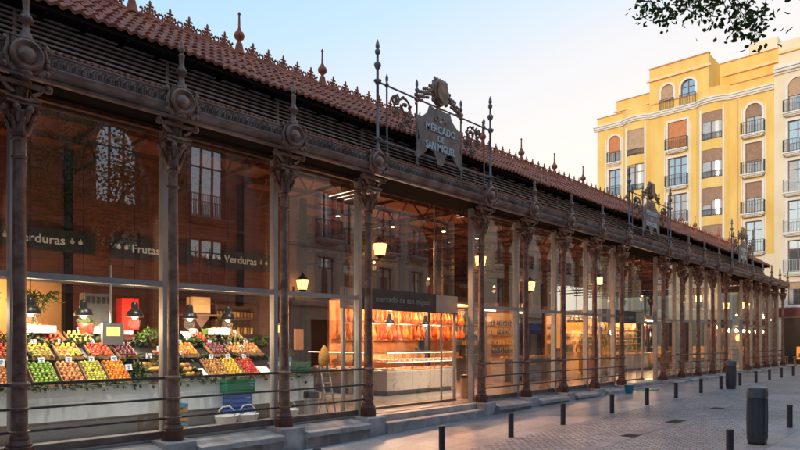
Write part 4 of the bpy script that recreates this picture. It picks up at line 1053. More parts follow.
# white polystyrene boxes behind
for k,(x,w,lab) in enumerate(((2.5,.5,'white box on the top shelf left of the leftmost column'),(3.62,.5,'white produce box on the top shelf above the apples'),(4.9,.45,'white produce box on the top shelf above the oranges'),(7.4,.4,'white produce box on the top shelf of the second bay'))):
    b=MB(); b.box(x,2.42,1.86,x+w,2.80,1.88); b.box(x,2.42,1.88,x+w,2.44,2.0); b.box(x,2.78,1.88,x+w,2.8,2.0); b.box(x,2.44,1.88,x+.02,2.78,2.0); b.box(x+w-.02,2.44,1.88,x+w,2.78,2.0)
    solo('produce_box',b,M['card'],lab,'box',(x,2.4,1.86),smooth=False)
    for q in range(4): inst('red_pepper',me_rp,(x+.08+q*.1,2.6,2.0),'red pepper in the white box on the top shelf '+('left of the leftmost column','above the apples','above the oranges','in the second bay')[k],'pepper','red peppers in the top shelf boxes')
# plant pots, scale, red machine
def potted(x,y,z,h,lab,potm,seed,palm=True):
    random.seed(seed); t=thing('potted_plant',lab,'plant',(x,y,z))
    part('pot',MB().lathe([(.09,0),(.13,.16),(.14,.16),(.14,.19),(.12,.19)],(x,y,z),14),M[potm],t)
    b=MB()
    for k in range(11):
        a=random.uniform(0,6.28); r=random.uniform(.25,.5)*h; pts=[(x,y,z+.17),(x+math.cos(a)*r*.5,y+math.sin(a)*r*.4,z+h*.8),(x+math.cos(a)*r,y+math.sin(a)*r*.7,z+h*random.uniform(.55,.9))]
        b.tube(pts,.006,4,.003)
        for j in range(26):
            s=j/26; p=Vector(pts[1]).lerp(Vector(pts[2]),s) if j%2 else Vector(pts[0]).lerp(Vector(pts[1]),.5+s*.5)
            leaf(b,p,.14*h,.008*h+.004)
    part('fronds',b,M['leafd'],t,False)
potted(3.95,3.1,1.85,.95,'feathery palm in a pot before the glowing orange wall','terra',1)
potted(4.75,2.72,1.86,.35,'spiky plant in a small red pot above the pears','redbox',2)
potted(3.15,3.2,1.85,.8,'dark feathery plant right of the leftmost column','terra',3)
potted(2.0,2.9,1.85,.9,'tall bushy plant at the left photo edge','terra',4)
t=thing('weighing_scale','grey weighing scale with a lit yellow screen on a pole above the oranges','scale',(5.15,2.2,1.3))
X,Y,Z=5.05,2.15,1.64
part('display',MB().box(X-.20,Y,Z,X+.20,Y+.10,Z+.42),M['greymet'],t,False); part('screen',MB().box(X-.13,Y-.006,Z+.17,X+.13,Y-.001,Z+.35),M['screen'],t,False)
part('pole',MB().tube([(X,Y+.12,1.3),(X,Y+.12,3.2)],.025,8),M['steel'],t)
t=thing('weighing_scale','second weighing scale with a lit screen right of the third column','scale',(8.85,2.2,1.3)); X=9.0
part('display',MB().box(X-.16,2.2,1.82,X+.16,2.3,2.15),M['greymet'],t,False); part('screen',MB().box(X-.12,2.194,1.92,X+.10,2.199,2.1),M['screen'],t,False); part('pole',MB().tube([(X,2.3,1.3),(X,2.3,1.85)],.025,8),M['steel'],t)
t=thing('red_machine','tall bright red dispenser on a pale pedestal behind the greens','dispenser',(6.3,3.0,1.85))
part('hood',MB().box(5.62,3.1,1.95,5.98,3.4,2.62),M['redbox'],t,False); part('pedestal',MB().lathe([(.14,1.5),(.12,1.95)],(5.80,3.25,0),14),M['card'],t)
M['cabinet']=mat('cabinet_grey',(.07,.08,.10),.4,0,(.10,.11,.13),5)
t=thing('grey_cabinet','dark grey cabinet standing left of the red dispenser','cabinet',(5.6,3.4,0)); part('body',MB().box(5.0,3.45,1.5,5.55,3.75,2.72),M['cabinet'],t,False)
bm_=MB()
for k in range(5): bm_.box(5.03+k*.105,3.435,2.5,5.10+k*.105,3.45,2.65)
part('grille',bm_,M['black'],t,False)
# pendants
def pendant(x,y,z,lab,ztop=5.5,sc=1.0,light=None):
    t=thing('pendant_lamp',lab,'lamp',(x,y,z),'black pendant lamps over the stalls')
    part('lamp_shade',MB().lathe([(.17*sc,0),(.165*sc,.05*sc),(.13*sc,.12*sc),(.075*sc,.15*sc),(.07*sc,.26*sc),(.05*sc,.30*sc),(.02*sc,.31*sc)],(x,y,z),18),M['black'],t,ang=50)
    part('cord',MB().tube([(x,y,z+.3*sc),(x,y,ztop)],.006,5),M['black'],t); part('bulb',MB().ball((x,y,z-.005),.05*sc),M['bulb'],t)
    if light:
        l=bpy.data.lights.new('stall_light','POINT'); l.energy=light; l.color=(1,.74,.48); l.shadow_soft_size=.12; o=bpy.data.objects.new('stall_light',l); COL.objects.link(o); o.location=(x,y,z-.12)
for x,y,z,lab,e in ((3.68,2.4,2.2,'black pendant lamp just right of the leftmost column',34),(4.59,2.4,2.2,'black pendant lamp above the small red pot',34),(5.58,2.4,2.2,'black pendant lamp in front of the red dispenser',34),(6.79,2.4,2.2,'black pendant lamp right of the second column',28),(7.73,2.4,2.2,'black pendant lamp left of the third column',28),(2.0,2.4,2.32,'black pendant lamp at the left photo edge',28)):
    pendant(x,y,z,lab,light=e)
# things on the floor before the counter
def handbasket(x,y,lab):
    t=thing('wicker_basket',lab,'basket',(x,y,0),'white baskets on the floor')
    part('bowl',MB().lathe([(.15,0),(.17,.02),(.225,.20),(.235,.22),(.225,.225),(.205,.20),(.15,.04)],(x,y,0),18),M['basket'],t,ang=60)
    part('handle',MB().tube([(x-.2,y,.2),(x-.17,y,.32),(x-.08,y,.40),(x+.08,y,.40),(x+.17,y,.32),(x+.2,y,.2)],.014,6),M['basket'],t)
handbasket(6.72,.82,'white wicker basket, left of the pair before the blue crate'); handbasket(7.20,.80,'white wicker basket, right of the pair before the blue crate'); handbasket(8.28,.85,'single white basket just right of the third column')
def crate(x,y,z,w,d,h,m1,lab,slots=True):
    b=MB(); b.box(x,y,z,x+w,y+d,z+.02)
    n=4
    for k in range(n):
        z0=z+.02+k*(h-.02)/n; z1=z0+(h-.02)/n*.72
        b.box(x,y,z0,x+w,y+.015,z1); b.box(x,y+d-.015,z0,x+w,y+d,z1); b.box(x,y+.015,z0,x+.015,y+d-.015,z1); b.box(x+w-.015,y+.015,z0,x+w,y+d-.015,z1)
    for xx in (x-.004,x+w-.016): 
        for yy in (y-.004,y+d-.016): b.box(xx,yy,z,xx+.02,yy+.02,z+h)
    solo('plastic_crate',b,M[m1],lab,'crate',(x,y,z),smooth=False)
crate(6.93,1.0,.22,.50,.28,.42,'bluep','blue plastic crate standing behind the two white baskets'); crate(6.85,.98,.645,.64,.30,.27,'greenp','green plastic crate on top of the blue crate')
solo('crate_stand',MB().box(6.95,1.0,0,7.4,1.28,.215),M['toe'],'grey block under the blue crate','block',(6.95,1,0),smooth=False)
for k in range(6):
    crate(5.50,.86,.02+k*.085,.42,.30,.075,'crateb' if k%2 else 'cratey',['lowest amber tray in the stack left of the baskets','lower blue tray in the stack left of the baskets','middle amber tray of the stack left of the baskets','middle blue tray of the stack left of the baskets','upper amber tray of the stack left of the baskets','topmost blue tray of the stack left of the baskets'][k])
t=thing('waste_bin','brushed steel waste bin with a black lid right of the third column','waste bin',(8.95,.9,0))
part('body',MB().lathe([(.15,0),(.165,.02),(.165,.42)],(8.95,.9,0),20),M['steel'],t); part('lid',MB().lathe([(.178,.42),(.182,.45),(.175,.56),(.12,.585)],(8.95,.9,0),20),M['black'],t)
# folded trolley / ladder with bag
t=thing('folding_ladder','grey folding ladder leaning at the end of the fruit stall','ladder',(9.5,.9,0))
for sx,x in ((0,9.32),(1,9.56)):
    part('rail',MB().tube([(x,.75,0),(x,1.05,1.15)],.022,6),M['steel'],t); part('rail',MB().tube([(x,1.35,0),(x,1.07,1.15)],.018,6),M['greymet'],t)
q=MB()
for k in range(1,5): z=.24*k; q.box(9.32,.75+.3*z/1.15-.04,z,9.56,.75+.3*z/1.15+.04,z+.025)
part('step',q,M['steel'],t,False); part('foot',MB().box(9.29,.72,0,9.36,.78,.03).box(9.53,.72,0,9.6,.78,.03),M['redbox'],t,False)
solo('shopping_bag',MB().lathe([(.09,0),(.14,.08),(.13,.3),(.06,.42),(.02,.5)],(9.5,1.1,1.12),12),M['flower'],'colourful bag hanging above the folding ladder','bag',(9.5,1.1,1.12))
solo('apron',MB().box(9.12,1.7,1.5,9.36,1.76,2.0),M['blindo'],'orange cloth hanging behind the stall end','cloth',(9.1,1.7,1.5),smooth=False)
for k in range(4):
    b=MB(); b.box(8.35+.02*k,1.5,.95+k*.1,8.80+.02*k,1.8,1.04+k*.1); solo('carton',b,M['card' if k%2==0 else 'crateb'],['lowest white carton on the counter right of the third column','lower blue carton on the counter right of the third column','upper white carton on the counter right of the third column','topmost blue carton on the counter right of the third column'][k],'carton',(8.35,1.5,.95+k*.1),smooth=False)
crate(8.95,1.45,.94,.42,.34,.30,'greenp','dark green crate at the right end of the fruit counter')

# back structure of the stalls: bulkhead with boards
bk=thing('stall_bulkhead','reddish brown timber bulkhead carrying the black stall signs','bulkhead',(6,4.5,0))
part('panel',MB().box(-1,4.36,3.0,11.2,4.5,5.9),M['redwood'],bk,False)
q=MB()
for k in range(6): q.box(.6+k*2.15,4.28,0,.76+k*2.15,4.42,5.9)
part('post',q,M['dark'],bk,False)
part('lit_wall',MB().box(-.5,5.4,0,5.2,5.5,3.1),M['orangew'],bk,False); part('dark_wall',MB().box(5.25,5.4,0,11.2,5.5,3.1),M['redwood'],bk,False)
part('shelf_rail',MB().box(.8,4.2,2.96,11,4.3,3.0),M['greymet'],bk,False)
def board(x0,x1,zc,body,lab,icons):
    t=thing('stall_sign',lab,'sign',((x0+x1)/2,4.2,zc))
    b=part('board',MB().box(x0,4.20,zc-.23,x1,4.26,zc+.23),M['board'],t,False)
    mb=text_mb(body,.27,.004); xs=[p[0] for p in mb.v]; w=max(xs)-min(xs)
    part('lettering',mb.moved(((x0+x1)/2+icons[1],4.194,zc)),M['letterw'],t,False)
    ic=MB()
    for k in range(icons[0]):
        for s_ in ((-1,1) if icons[2] else (1,)):
            cx=(x0+x1)/2+icons[1]+s_*(w/2+.14+k*.17); ic.ball((cx,4.195,zc-.0),.05,.008,.045,8,5); ic.ball((cx,4.195,zc+.055),.02,.008,.03,6,4)
    part('vegetable_icon',ic,M['letter'],t,False)
board(3.15,5.5,3.86,'Verduras','black board reading Verduras nearest the leftmost column',(2,.05,True))
board(5.85,7.85,3.86,'Frutas','black board reading Frutas left of the second column',(2,-.2,True))
board(8.25,10.2,3.86,'Verduras','second black Verduras board between second and third columns',(3,0,True))
board(.3,2.3,3.86,'Frutas','black board at the far left edge beside the nearest Verduras board',(3,.0,True))
for k in range(14): 
    b=MB(); b.box(0,0,0,.05,.004,random.uniform(.14,.3)); 
    if k<4: solo('hanging_tag',b,M['card'],'small white tag hanging over the orange lit wall, %s from left'%['first','second','third','fourth'][k],'tag',(3.9+k*.16,3.4,2.75+.1*(k%3)),smooth=False)
t=thing('globe_lamp','small globe lamp added to brighten the orange wall behind the apples','lamp',(3.6,4.75,2.7)); part('globe',MB().ball((3.6,4.75,2.7),.07,seg=12,rings=8),M['bulb'],t); part('cord',MB().tube([(3.6,4.75,2.77),(3.6,4.75,5.9)],.006,5),M['black'],t)  # lamp added as a source for the extra light on this wall
# items in the second bay behind: bread basket, bottles
b=MB(); b.box(7.3,3.2,2.35,7.75,3.5,2.75); solo('lit_basket',b,M['orangew'],'square straw basket glowing on a shelf behind the lemons','basket',(7.3,3.2,2.35),smooth=False)
solo('shelf_bracket',MB().box(7.1,3.1,2.31,7.95,3.6,2.345).prism([(7.3,2.31),(7.75,2.31),(7.52,2.0)],lambda p,q,t:(p,t,q),3.2,3.5),M['wood'],'dark wooden shelf under the glowing basket','shelf',(7.1,3.1,2.3),smooth=False)
solo('shelf_unit',MB().box(8.0,3.4,1.85,9.2,3.7,1.9).box(8.0,3.4,2.25,9.2,3.7,2.3).box(8.0,3.4,1.6,8.05,3.7,2.6).box(9.15,3.4,1.6,9.2,3.7,2.6).box(8.0,3.68,1.6,9.2,3.7,2.6),M['wood'],'dark shelving unit behind the tomatoes','shelf',(8,3.4,1.6),smooth=False)
btl=MB().lathe([(.035,0),(.038,.01),(.038,.17),(.015,.22),(.013,.29),(.016,.30)],seg=10)
me_bt=btl.mesh('bottle',M['bottle'],ang=50); me_jar=MB().lathe([(.04,0),(.042,.11),(.035,.125),(.038,.13),(.038,.15)],seg=10).mesh('jar',M['jar'],ang=40); me_bx=MB().box(-.07,-.05,0,.07,.05,.12).mesh('carton',M['boxc'],smooth=False)
for k in range(11): inst('jar',me_jar,(8.1+k*.1,3.5,1.901),'amber jar on the lower shelf of the dark shelving','jar','jars on the dark shelving')
for k in range(11): inst('jar',me_jar,(8.1+k*.1,3.5,2.3),'amber jar on the upper shelf of the dark shelving','jar','jars high on the dark shelving')
for k,(x,lab) in enumerate(((7.05,'white bowl on the top shelf behind the plums'),(7.35,'green bowl on the top shelf behind the lemons'))):
    solo('bowl',MB().lathe([(.06,0),(.09,.13),(.08,.13),(.05,.02)],(x,2.75,1.86),14),M['basket' if k==0 else 'lettuce'],lab,'bowl',(x,2.75,1.86))

# ------------------------------------------------------------------ meat stall
ms=thing('meat_stall','brightly lit ham counter with cream base behind the entrance','market stall',(15,4,0))
cb=MB(); cb.box(13.8,3.2,.16,17.3,4.1,.74); cb.box(12.9,4.102,.16,13.8+.9,7.4,.739)
part('counter_base',MB().box(13.8,3.2,.16,17.3,4.1,.74).box(13.8,4.102,.16,14.7,7.4,.74),M['counterc'],ms,False)
part('plinth',MB().box(13.95,3.35,0,17.2,4.0,.158).box(13.95,4.0,0,14.6,7.3,.156),M['toe'],ms,False)
part('display_deck',MB().box(13.82,3.22,.742,17.28,4.08,.78),M['counterw'],ms,False)
part('case_shelf',MB().box(13.84,3.30,1.05,17.26,3.95,1.065),M['caseglass'],ms,False)
cg=MB(); cg.box(13.81,3.21,.782,17.29,3.222,1.36); cg.box(13.81,3.223,.782,13.822,4.08,1.36); cg.box(13.81,3.21,1.362,17.29,4.08,1.374); cg.box(17.278,3.223,.782,17.29,4.08,1.36); cg.box(13.81,4.11,.782,13.822,7.3,1.36)
part('display_deck',MB().box(13.82,4.12,.742,14.68,7.3,.78),M['counterw'],ms,False); part('case_light',MB().box(13.9,4.15,1.33,13.93,7.2,1.352),M['caseglow'],ms,False)
for k in range(24): inst('cut_of_meat',bpy.data.meshes.get('meat') or MB().ball((0,0,0),.09,.07,.045,9,6).mesh('meat',M['meat']),(14.0+.16*(k%3),4.25+.125*k,.82),'cut of meat in the side wing of the ham counter','meat','meat in the side wing',rz=k*1.3,s=.9+.3*(k%2))
part('case_glass',cg,M['caseglass'],ms,False)
cf=MB()
for x in (13.82,15.0,16.1,17.28): cf.box(x-.012,3.205,.78,x+.012,3.229,1.36)
cf.box(13.81,3.20,1.375,17.29,3.24,1.40); part('case_frame',cf,M['steel'],ms,False)
part('case_light',MB().box(13.9,3.28,1.33,17.2,3.31,1.352).box(13.9,3.32,1.03,17.2,3.34,1.046),M['caseglow'],ms,False)
part('back_panel',MB().box(14.2,6.4,0,21.4,6.5,3.2),M['redback'],ms,False)
part('back_shelf',MB().box(14.3,5.9,1.0,21.3,6.38,1.05).box(14.3,6.0,1.75,21.3,6.38,1.79),M['woodb'],ms,False)
part('rail',MB().tube([(14.3,5.9,3.0),(21.3,5.9,3.0)],.02,8).tube([(14.3,5.9,2.35),(21.3,5.9,2.35)],.02,8),M['steel'],ms)
part('canopy',MB().box(14.2,4.4,3.15,21.4,6.5,3.25),M['woodb'],ms,False)
part('post',MB().box(14.35,5.2,.74,14.5,5.35,3.15),M['black'],ms,False); part('post',MB().box(17.4,4.6,0,17.55,4.75,3.15),M['black'],ms,False)
hm=MB().lathe([(.012,.0),(.03,-.03),(.035,-.14),(.08,-.25),(.12,-.38),(.12,-.46),(.07,-.54),(.02,-.57)],seg=10)
me_ham=hm.mesh('ham',M['ham'])
random.seed(21)
for row_,z in ((0,2.98),(1,2.33)):
    for k in range(30):
        o=inst('cured_ham',me_ham,(14.45+k*.232,5.9+random.uniform(-.03,.03),z),['cured ham hanging on the upper rail of the ham stall','cured ham hanging on the lower rail of the ham stall'][row_],'ham','hams on the upper rail' if row_==0 else 'hams on the lower rail',rz=random.uniform(0,6),s=random.uniform(.85,1.1)); o.scale[1]*=.6
me_mt=MB().ball((0,0,0),.09,.07,.045,9,6).mesh('meat',M['meat'])
for k in range(26):
    inst('cut_of_meat',me_mt,(13.95+k*.128,3.42+.12*(k%2),.82),'cut of meat on the lower deck of the lit glass case','meat','meat on the case deck',rz=random.uniform(0,3),s=random.uniform(.8,1.3))
    inst('cut_of_meat',me_mt,(13.95+k*.128,3.60+.1*(k%2),1.10),'cut of meat on the upper shelf of the lit glass case','meat','meat on the case shelf',rz=random.uniform(0,3),s=random.uniform(.6,.9))
M['saus']=mat('pink_sausage',(.72,.38,.26),.4,0,(.85,.68,.52),12,rnd=.3)
me_saus=MB().ball((0,0,0),.085,.035,.035,8,6).mesh('sausage',M['saus'])
me_pk=MB().box(-.05,-.035,0,.05,.035,.03).mesh('package',M['flower'],smooth=False)
for k in range(40): inst('food_package',me_pk,(13.92+k*.084,3.28,.785),'small packet along the front of the lit glass case','packet','packets along the front of the case',rz=random.uniform(-.3,.3),rx=.2)
for r_,(yy,zz) in enumerate(((3.40,1.075),(3.50,.79),(3.75,1.075),(3.8,.79))):
    for k in range(30): inst('sausage',me_saus,(13.95+k*.113,yy+random.uniform(-.02,.02),zz+.03),'pale sausage on the %s of the lit case'%(('front of the upper shelf','middle of the deck','back of the upper shelf','back of the deck')[r_]),'sausage','sausages on the %s'%(('front of the upper shelf','middle of the deck','back of the upper shelf','back of the deck')[r_]),rz=random.uniform(-.5,.5)+1.57,s=random.uniform(.8,1.3))
for k in range(14): inst('price_card',me_card,(14.0+k*.24,3.30,1.066),'small white price card on the upper shelf of the lit case','price card','price cards in the ham case',s=.8)
for k in range(34): inst('jar',me_jar,(14.4+k*.2,6.15,1.79),'jar standing on the back shelf of the ham stall','jar','jars on the ham stall shelf',s=1.3)
for k in range(30): inst('carton',me_bx,(14.5+k*.225,6.1,1.05),'small carton on the lower back shelf of the ham stall','carton','cartons on the ham stall shelf',s=1.5)
for x,y,lab in ((14.1,4.3,'black pendant lamp hanging left over the ham counter'),(15.05,4.3,'black pendant lamp hanging over the middle of the ham counter'),(17.0,4.4,'black pendant lamp hanging over the right end of the ham counter')): pendant(x,y,2.3,lab,3.15,1.1,light=80)
for x in (14.8,16.6,18.4,20.3):
    l=bpy.data.lights.new('ham_light','POINT'); l.energy=95; l.color=(1,.42,.17); l.shadow_soft_size=.15; o=bpy.data.objects.new('ham_light',l); COL.objects.link(o); o.location=(x,5.3,2.9)
t=thing('cash_register','dark cash register on the ham counter','cash register',(16.2,3.95,1.39)); part('body',MB().box(16.05,3.8,1.376,16.4,4.05,1.5),M['black'],t,False); part('screen',MB().box(16.1,3.9,1.5,16.4,3.94,1.75),M['black'],t,False)
t=thing('waste_bin','brown steel bin by the right door post of the main entrance','waste bin',(14.9,1.0,0)); part('body',MB().lathe([(.15,0),(.15,.62)],(14.9,1.0,0),18),M['woodb'],t); part('lid',MB().lathe([(.16,.622),(.155,.70),(.1,.71)],(14.9,1.0,0),18),M['black'],t)

# ------------------------------------------------------------------ other stalls further along
def stall(x0,x1,y,lab,basem,backm,light,kind,seed,board_=False,zb=.95):
    random.seed(seed); t=thing('food_stall',lab,'market stall',((x0+x1)/2,y,0))
    part('counter_base',MB().box(x0,y,.12,x1,y+.7,zb),M[basem],t,False); part('plinth',MB().box(x0+.05,y+.06,0,x1-.05,y+.6,.118),M['toe'],t,False)
    part('counter_top',MB().box(x0-.04,y-.05,zb+.002,x1+.04,y+.75,zb+.04),M['steel'],t,False)
    part('case_glass',MB().box(x0+.05,y+.02,zb+.042,x1-.05,y+.03,zb+.42).box(x0+.05,y+.02,zb+.42,x1-.05,y+.5,zb+.43),M['caseglass'],t,False)
    part('back_wall',MB().box(x0,y+2.6,0,x1,y+2.7,3.1),M[backm],t,False)
    sh=MB()
    for z in (1.1,1.55,2.0,2.45): sh.box(x0+.1,y+2.3,z,x1-.1,y+2.598,z+.03)
    part('shelf',sh,M['woodb'],t,False)
    part('canopy',MB().box(x0,y+.3,3.1,x1,y+2.7,3.35),M['flag' if board_ else 'redwood'],t,False)
    me={'bottle':me_bt,'jar':me_jar,'box':me_bx}
    n=int((x1-x0-.3)/.16)
    for zi,z in enumerate((1.13,1.58,2.03,2.48)):
        kk=random.choice(('bottle','jar','bottle'))
        for k in range(n):
            if random.random()<.12: continue
            inst(kk,me[kk],(x0+.2+k*.16,y+2.45+random.uniform(-.04,.04),z),'%s on the %s shelf of the %s'%(kk,['lowest','second','third','top'][zi],lab.split(' stall')[0]+' stall'),kk,'%ss on shelves of the %s stall'%(kk,lab.split(' stall')[0]),s=random.uniform(.9,1.15))
    for k in range(int((x1-x0)/.35)):
        if random.random()<.3: continue
        inst('dish',me_dish,(x0+.25+k*.35,y+.3,zb+.045),'small plate of food in the case of the %s'%(lab.split(' stall')[0]+' stall'),'dish','dishes of the %s stall'%lab.split(' stall')[0],s=1)
    k=0
    xs=x0+.7
    while xs<x1:
        l=bpy.data.lights.new('stall_light','POINT'); l.energy=light; l.color=(1,.62,.32); l.shadow_soft_size=.15; o=bpy.data.objects.new('stall_light',l); COL.objects.link(o); o.location=(xs,y+1.3,2.7)
        b=MB().box(xs-.4,y+1.2,3.04,xs+.4,y+1.3,3.09); part('strip_light',b,M['tubeglow'],t,False); xs+=2.4
me_dish=MB().lathe([(.05,0),(.11,.02),(.10,.025),(.08,.06),(.02,.08)],seg=12).mesh('dish',M['flower'])
stall(21.9,24.2,4.2,'grey tapas stall behind the bays right of the entrance','toe','bluewall',22,'b',31)
stall(24.6,27.2,4.4,'small seafood stall behind the middle bays','toe','orangew',26,'b',32)
stall(30.2,33.6,4.4,'amber wine stall left of the second entrance','woodb','orangew',40,'b',33,True)
stall(34.0,38.4,4.6,'white cheese stall behind the second entrance','counterw','orangew',110,'b',34)
stall(38.8,43.0,4.6,'wooden bakery stall beyond the second entrance','woodb','orangew',90,'b',35,True)
solo('amber_panel',MB().box(24.6,3.5,1.4,25.3,3.56,3.0),M['amber'],'tall glowing amber panel left of the chandelier','panel',(24.6,3.5,1.4),smooth=False)
# chandelier
t=thing('chandelier','glowing orange glass chandelier hanging in the middle bays','chandelier',(27.8,4.0,2.5))
cx_,cy_=27.8,4.0
part('crown',MB().lathe([(.44,0),(.46,.02),(.46,.10),(.44,.10)],(cx_,cy_,2.62),20),M['irongrey'],t)
q=MB()
for k in range(20):
    a=2*math.pi*k/20; q.lathe([(.01,-.0),(.045,.05),(.05,.35),(.03,.42)],(cx_+.43*math.cos(a),cy_+.43*math.sin(a),2.22),6)
part('glass_drop',q,M['lampsoft'],t)
q=MB()
for k in range(8):
    a=2*math.pi*k/8; q.tube([(cx_+.43*math.cos(a),cy_+.43*math.sin(a),2.7),(cx_+.2*math.cos(a),cy_+.2*math.sin(a),3.0),(cx_,cy_,3.05)],.015,5); q.ball((cx_+.3*math.cos(a),cy_+.3*math.sin(a),2.8),.04)
part('arm',q,M['steel'],t); part('chain',MB().tube([(cx_,cy_,3.0),(cx_,cy_,6.1)],.015,6),M['black'],t)
l=bpy.data.lights.new('added_wall_light','POINT'); l.energy=55; l.color=(1,.55,.22); l.shadow_soft_size=.15; o=bpy.data.objects.new('added_wall_light',l); COL.objects.link(o); o.location=(3.6,4.75,2.5)  # first light is added to brighten the orange wall
l=bpy.data.lights.new('chandelier_light','POINT'); l.energy=40; l.color=(1,.45,.12); l.shadow_soft_size=.3; o=bpy.data.objects.new('chandelier_light',l); COL.objects.link(o); o.location=(27.8,4,2.0)
# ceiling tubes above the entrance, small globe pendants elsewhere
for k,(x,lab) in enumerate(((11.75,'left tube light above the main entrance doors'),(12.05,'middle tube light above the main entrance doors'),(12.35,'right tube light above the main entrance doors'))):
    y=3.0; t=thing('tube_light',lab,'lamp',(x,y,5.9))
    part('tube',MB().tube([(x,y-.55,5.9),(x,y+.55,5.9)],.009,8),M['tubeglow'],t); part('fitting',MB().box(x-.03,y-.58,5.912,x+.03,y+.58,5.94),M['greymet'],t,False)
    part('hanger',MB().tube([(x,y,5.94),(x,y,6.2)],.008,5),M['black'],t)
for k,(x,y,z,e_,lab) in enumerate(((16.0,6.0,4.6,40,'globe lamp above the ham stall back wall'),(20.5,7.2,4.4,30,'globe lamp above the grey tapas stall'),(25.5,7.2,4.4,16,'globe lamp above the seafood stall'),(29.0,6,4.4,30,'globe lamp right of the chandelier'),(33.8,3.2,4.2,40,'globe lamp between the wine and cheese stalls'),(37,6.5,4.4,30,'globe lamp above the cheese stall'),(41,3.4,4.2,40,'globe lamp above the bakery stall'))):
    t=thing('globe_lamp',lab,'lamp',(x,y,z)); part('globe',MB().ball((x,y,z),.05,seg=12,rings=8),M['globe'],t); part('cord',MB().tube([(x,y,z+.05),(x,y,6.2)],.008,5),M['black'],t)
    l=bpy.data.lights.new('globe_light','POINT'); l.energy=e_; l.color=(1,.46,.18); l.shadow_soft_size=.09; o=bpy.data.objects.new('globe_light',l); COL.objects.link(o); o.location=(x,y,z-.2)
def extra_spot(loc,tgt,e_,c_,lab,ang=80):  # extra spotlight and fitting, added to brighten a dim area
    t=thing('added_spotlight',lab,'lamp',loc); x,y,z=loc
    part('housing',MB().lathe([(.05,.16),(.07,.12),(.075,.02),(.06,.02)],(x,y,z),12),M['black'],t); part('stem',MB().tube([(x,y,z+.15),(x,y,z+.42)],.012,5),M['black'],t)
    part('lens',MB().lathe([(.055,.015),(.055,.018)],(x,y,z),12),M['bulb'],t)
    l=bpy.data.lights.new('spot','SPOT'); l.energy=e_; l.color=c_; l.spot_size=R(ang); l.spot_blend=.7; l.shadow_soft_size=.06
    o=bpy.data.objects.new('spot',l); COL.objects.link(o); o.location=(x,y,z-.02); o.rotation_euler=(Vector(tgt)-Vector(loc)).to_track_quat('-Z','Y').to_euler()
for x,lab in ((3.2,'added spotlight inside the leftmost full bay'),(5.6,'added spotlight inside just right of the second column'),(8.2,'added spotlight inside between second and third fruit bays')):
    extra_spot((x,.75,5.22),(x,1.25,0),520,(1,.88,.76),lab)  # added to brighten the baskets, floor and counter front
for x,lab in ((10.9,'left added spotlight behind the main entrance'),(13.0,'right added spotlight behind the main entrance')): extra_spot((x,2.2,5.0),(x+.2,-2.2,-.4),900,(1,.5,.24),lab,70)  # added for a warm spill on the paving outside
for x,lab in ((14.6,'added spotlight before the left part of the ham counter'),(16.3,'added spotlight before the right part of the ham counter')): extra_spot((x,1.6,5.0),(x,3.4,.9),620,(1,.8,.62),lab,60)  # added to brighten the front of the ham counter
# bucket and mats by the second entrance
Xb=X_at(629,-.75)
t=thing('blue_bucket','teal blue bucket standing outside before the second entrance','bucket',(Xb,-.75,zg(Xb)))
z=zg(Xb); part('body',MB().lathe([(.13,0),(.17,.3),(.18,.31),(.16,.31)],(Xb,-.75,z),16),M['teal'],t); part('handle',MB().tube([(Xb-.16,-.75,z+.3),(Xb-.1,-.75,z+.42),(Xb+.1,-.75,z+.42),(Xb+.16,-.75,z+.3)],.008,5),M['steel'],t)
Xb=X_at(650,-.9); z=zg(Xb)
solo('door_mat',MB().box(Xb-.6,-1.05,z+.002,Xb+.6,-.6,z+.025),M['matg'],'green mat lying at the foot of the second entrance','mat',(Xb,-.9,z),smooth=False)
t=thing('teal_bin','teal square bin just inside the second entrance','waste bin',(25.6,1.6,0)); part('body',MB().box(25.4,1.5,0,25.8,1.9,.55),M['teal'],t,False); part('rim',MB().box(25.38,1.48,.552,25.82,1.92,.60),M['greymet'],t,False)
# terrace goods before the cream house
for k in range(4):
    y=.9-k*1.4; t=thing('wooden_table',['wooden table nearest the market corner before the red shop front','second wooden table before the red shop front','third wooden table before the red shop front, mostly out of view','fourth wooden table before the red shop front, out of view'][k],'table',(55,y,zg(55)),'tables before the shop')
    z=zg(55); part('tabletop',MB().box(54.6,y-.5,z+.70,55.4,y+.5,z+.75),M['woodb'],t,False)
    for sx in (54.65,55.29):
        for sy in (y-.45,y+.39): part('leg',MB().box(sx,sy,z,sx+.06,sy+.06,z+.699),M['woodb'],t,False)
    for q in range(3): inst('fruit_box',me_bx,(54.8+.2*q,y-.2+.15*q,z+.75),'small amber box on the %s table before the shop'%['nearest','second','third','fourth'][k],'box','boxes on the shop tables',s=2)

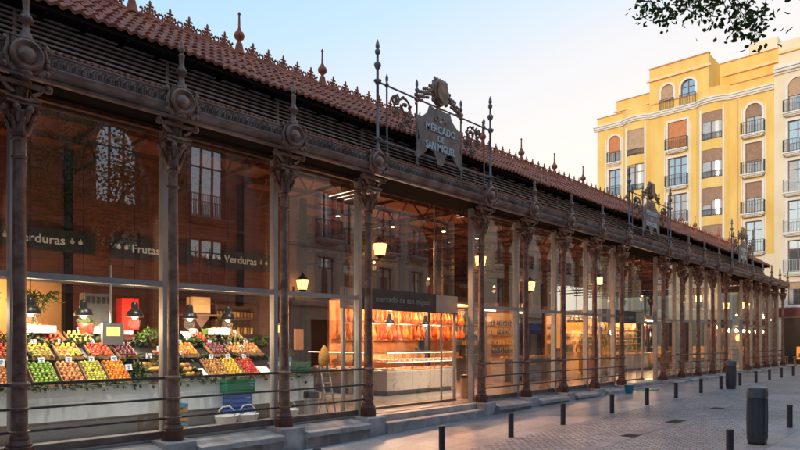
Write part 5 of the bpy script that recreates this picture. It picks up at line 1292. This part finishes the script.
# ------------------------------------------------------------------ light
EL=R(10.5); AZ=R(-4)          # sun low, behind the camera along the street
sd=Vector((-math.cos(EL)*math.cos(AZ), math.cos(EL)*math.sin(AZ), math.sin(EL)))    # towards the sun
sl=bpy.data.lights.new('sun','SUN'); sl.energy=1.0; sl.angle=R(3); sl.color=(1,.86,.68); so=bpy.data.objects.new('sun',sl); COL.objects.link(so)
so.rotation_euler=sd.to_track_quat('Z','Y').to_euler()
w=bpy.data.worlds.new('World'); sc.world=w; w.use_nodes=True; n=w.node_tree; n.nodes.clear()
sk=n.nodes.new('ShaderNodeTexSky'); sk.sky_type='NISHITA'; sk.sun_disc=False; sk.sun_elevation=EL; sk.sun_rotation=math.atan2(sd.x,sd.y)
sk.air_density=1.0; sk.dust_density=2.0; sk.ozone_density=1.0
# thin high veil of haze over the clear sky: cream near the horizon, pale blue above, bluer to the north
tc=n.nodes.new('ShaderNodeTexCoord'); dt=n.nodes.new('ShaderNodeVectorMath'); dt.operation='DOT_PRODUCT'; dt.inputs[1].default_value=(-.22,.18,1.0)
n.links.new(tc.outputs['Generated'],dt.inputs[0])
rp=n.nodes.new('ShaderNodeValToRGB'); n.links.new(dt.outputs['Value'],rp.inputs[0]); cr_=rp.color_ramp
SK=4.35
stops=((0.0,(1.0,.86,.70)),(.16,(1.0,.91,.81)),(.30,(.91,.88,.88)),(.44,(.60,.80,.97)),(.56,(.44,.73,1.0)),(1.0,(.32,.60,.98)))
while len(cr_.elements)<len(stops): cr_.elements.new(.5)
for e,(p_,c_) in zip(cr_.elements,stops): e.position=p_
for e,(p_,c_) in zip(cr_.elements,stops): e.color=(*c_,1)
sc_=n.nodes.new('ShaderNodeVectorMath'); sc_.operation='SCALE'; sc_.inputs['Scale'].default_value=SK; n.links.new(rp.outputs[0],sc_.inputs[0])
mx=n.nodes.new('ShaderNodeMix'); mx.data_type='RGBA'; mx.inputs[0].default_value=.88
n.links.new(sk.outputs[0],mx.inputs[6]); n.links.new(sc_.outputs[0],mx.inputs[7])
bg=n.nodes.new('ShaderNodeBackground'); bg.inputs[1].default_value=.15; wo=n.nodes.new('ShaderNodeOutputWorld')
n.links.new(mx.outputs[2],bg.inputs[0]); n.links.new(bg.outputs[0],wo.inputs[0])
sc.view_settings.view_transform='Standard'; sc.view_settings.look='None'; sc.view_settings.exposure=0.78; sc.view_settings.gamma=1
sc.cycles.max_bounces=10; sc.cycles.transparent_max_bounces=24; sc.cycles.glossy_bounces=4; sc.cycles.diffuse_bounces=3
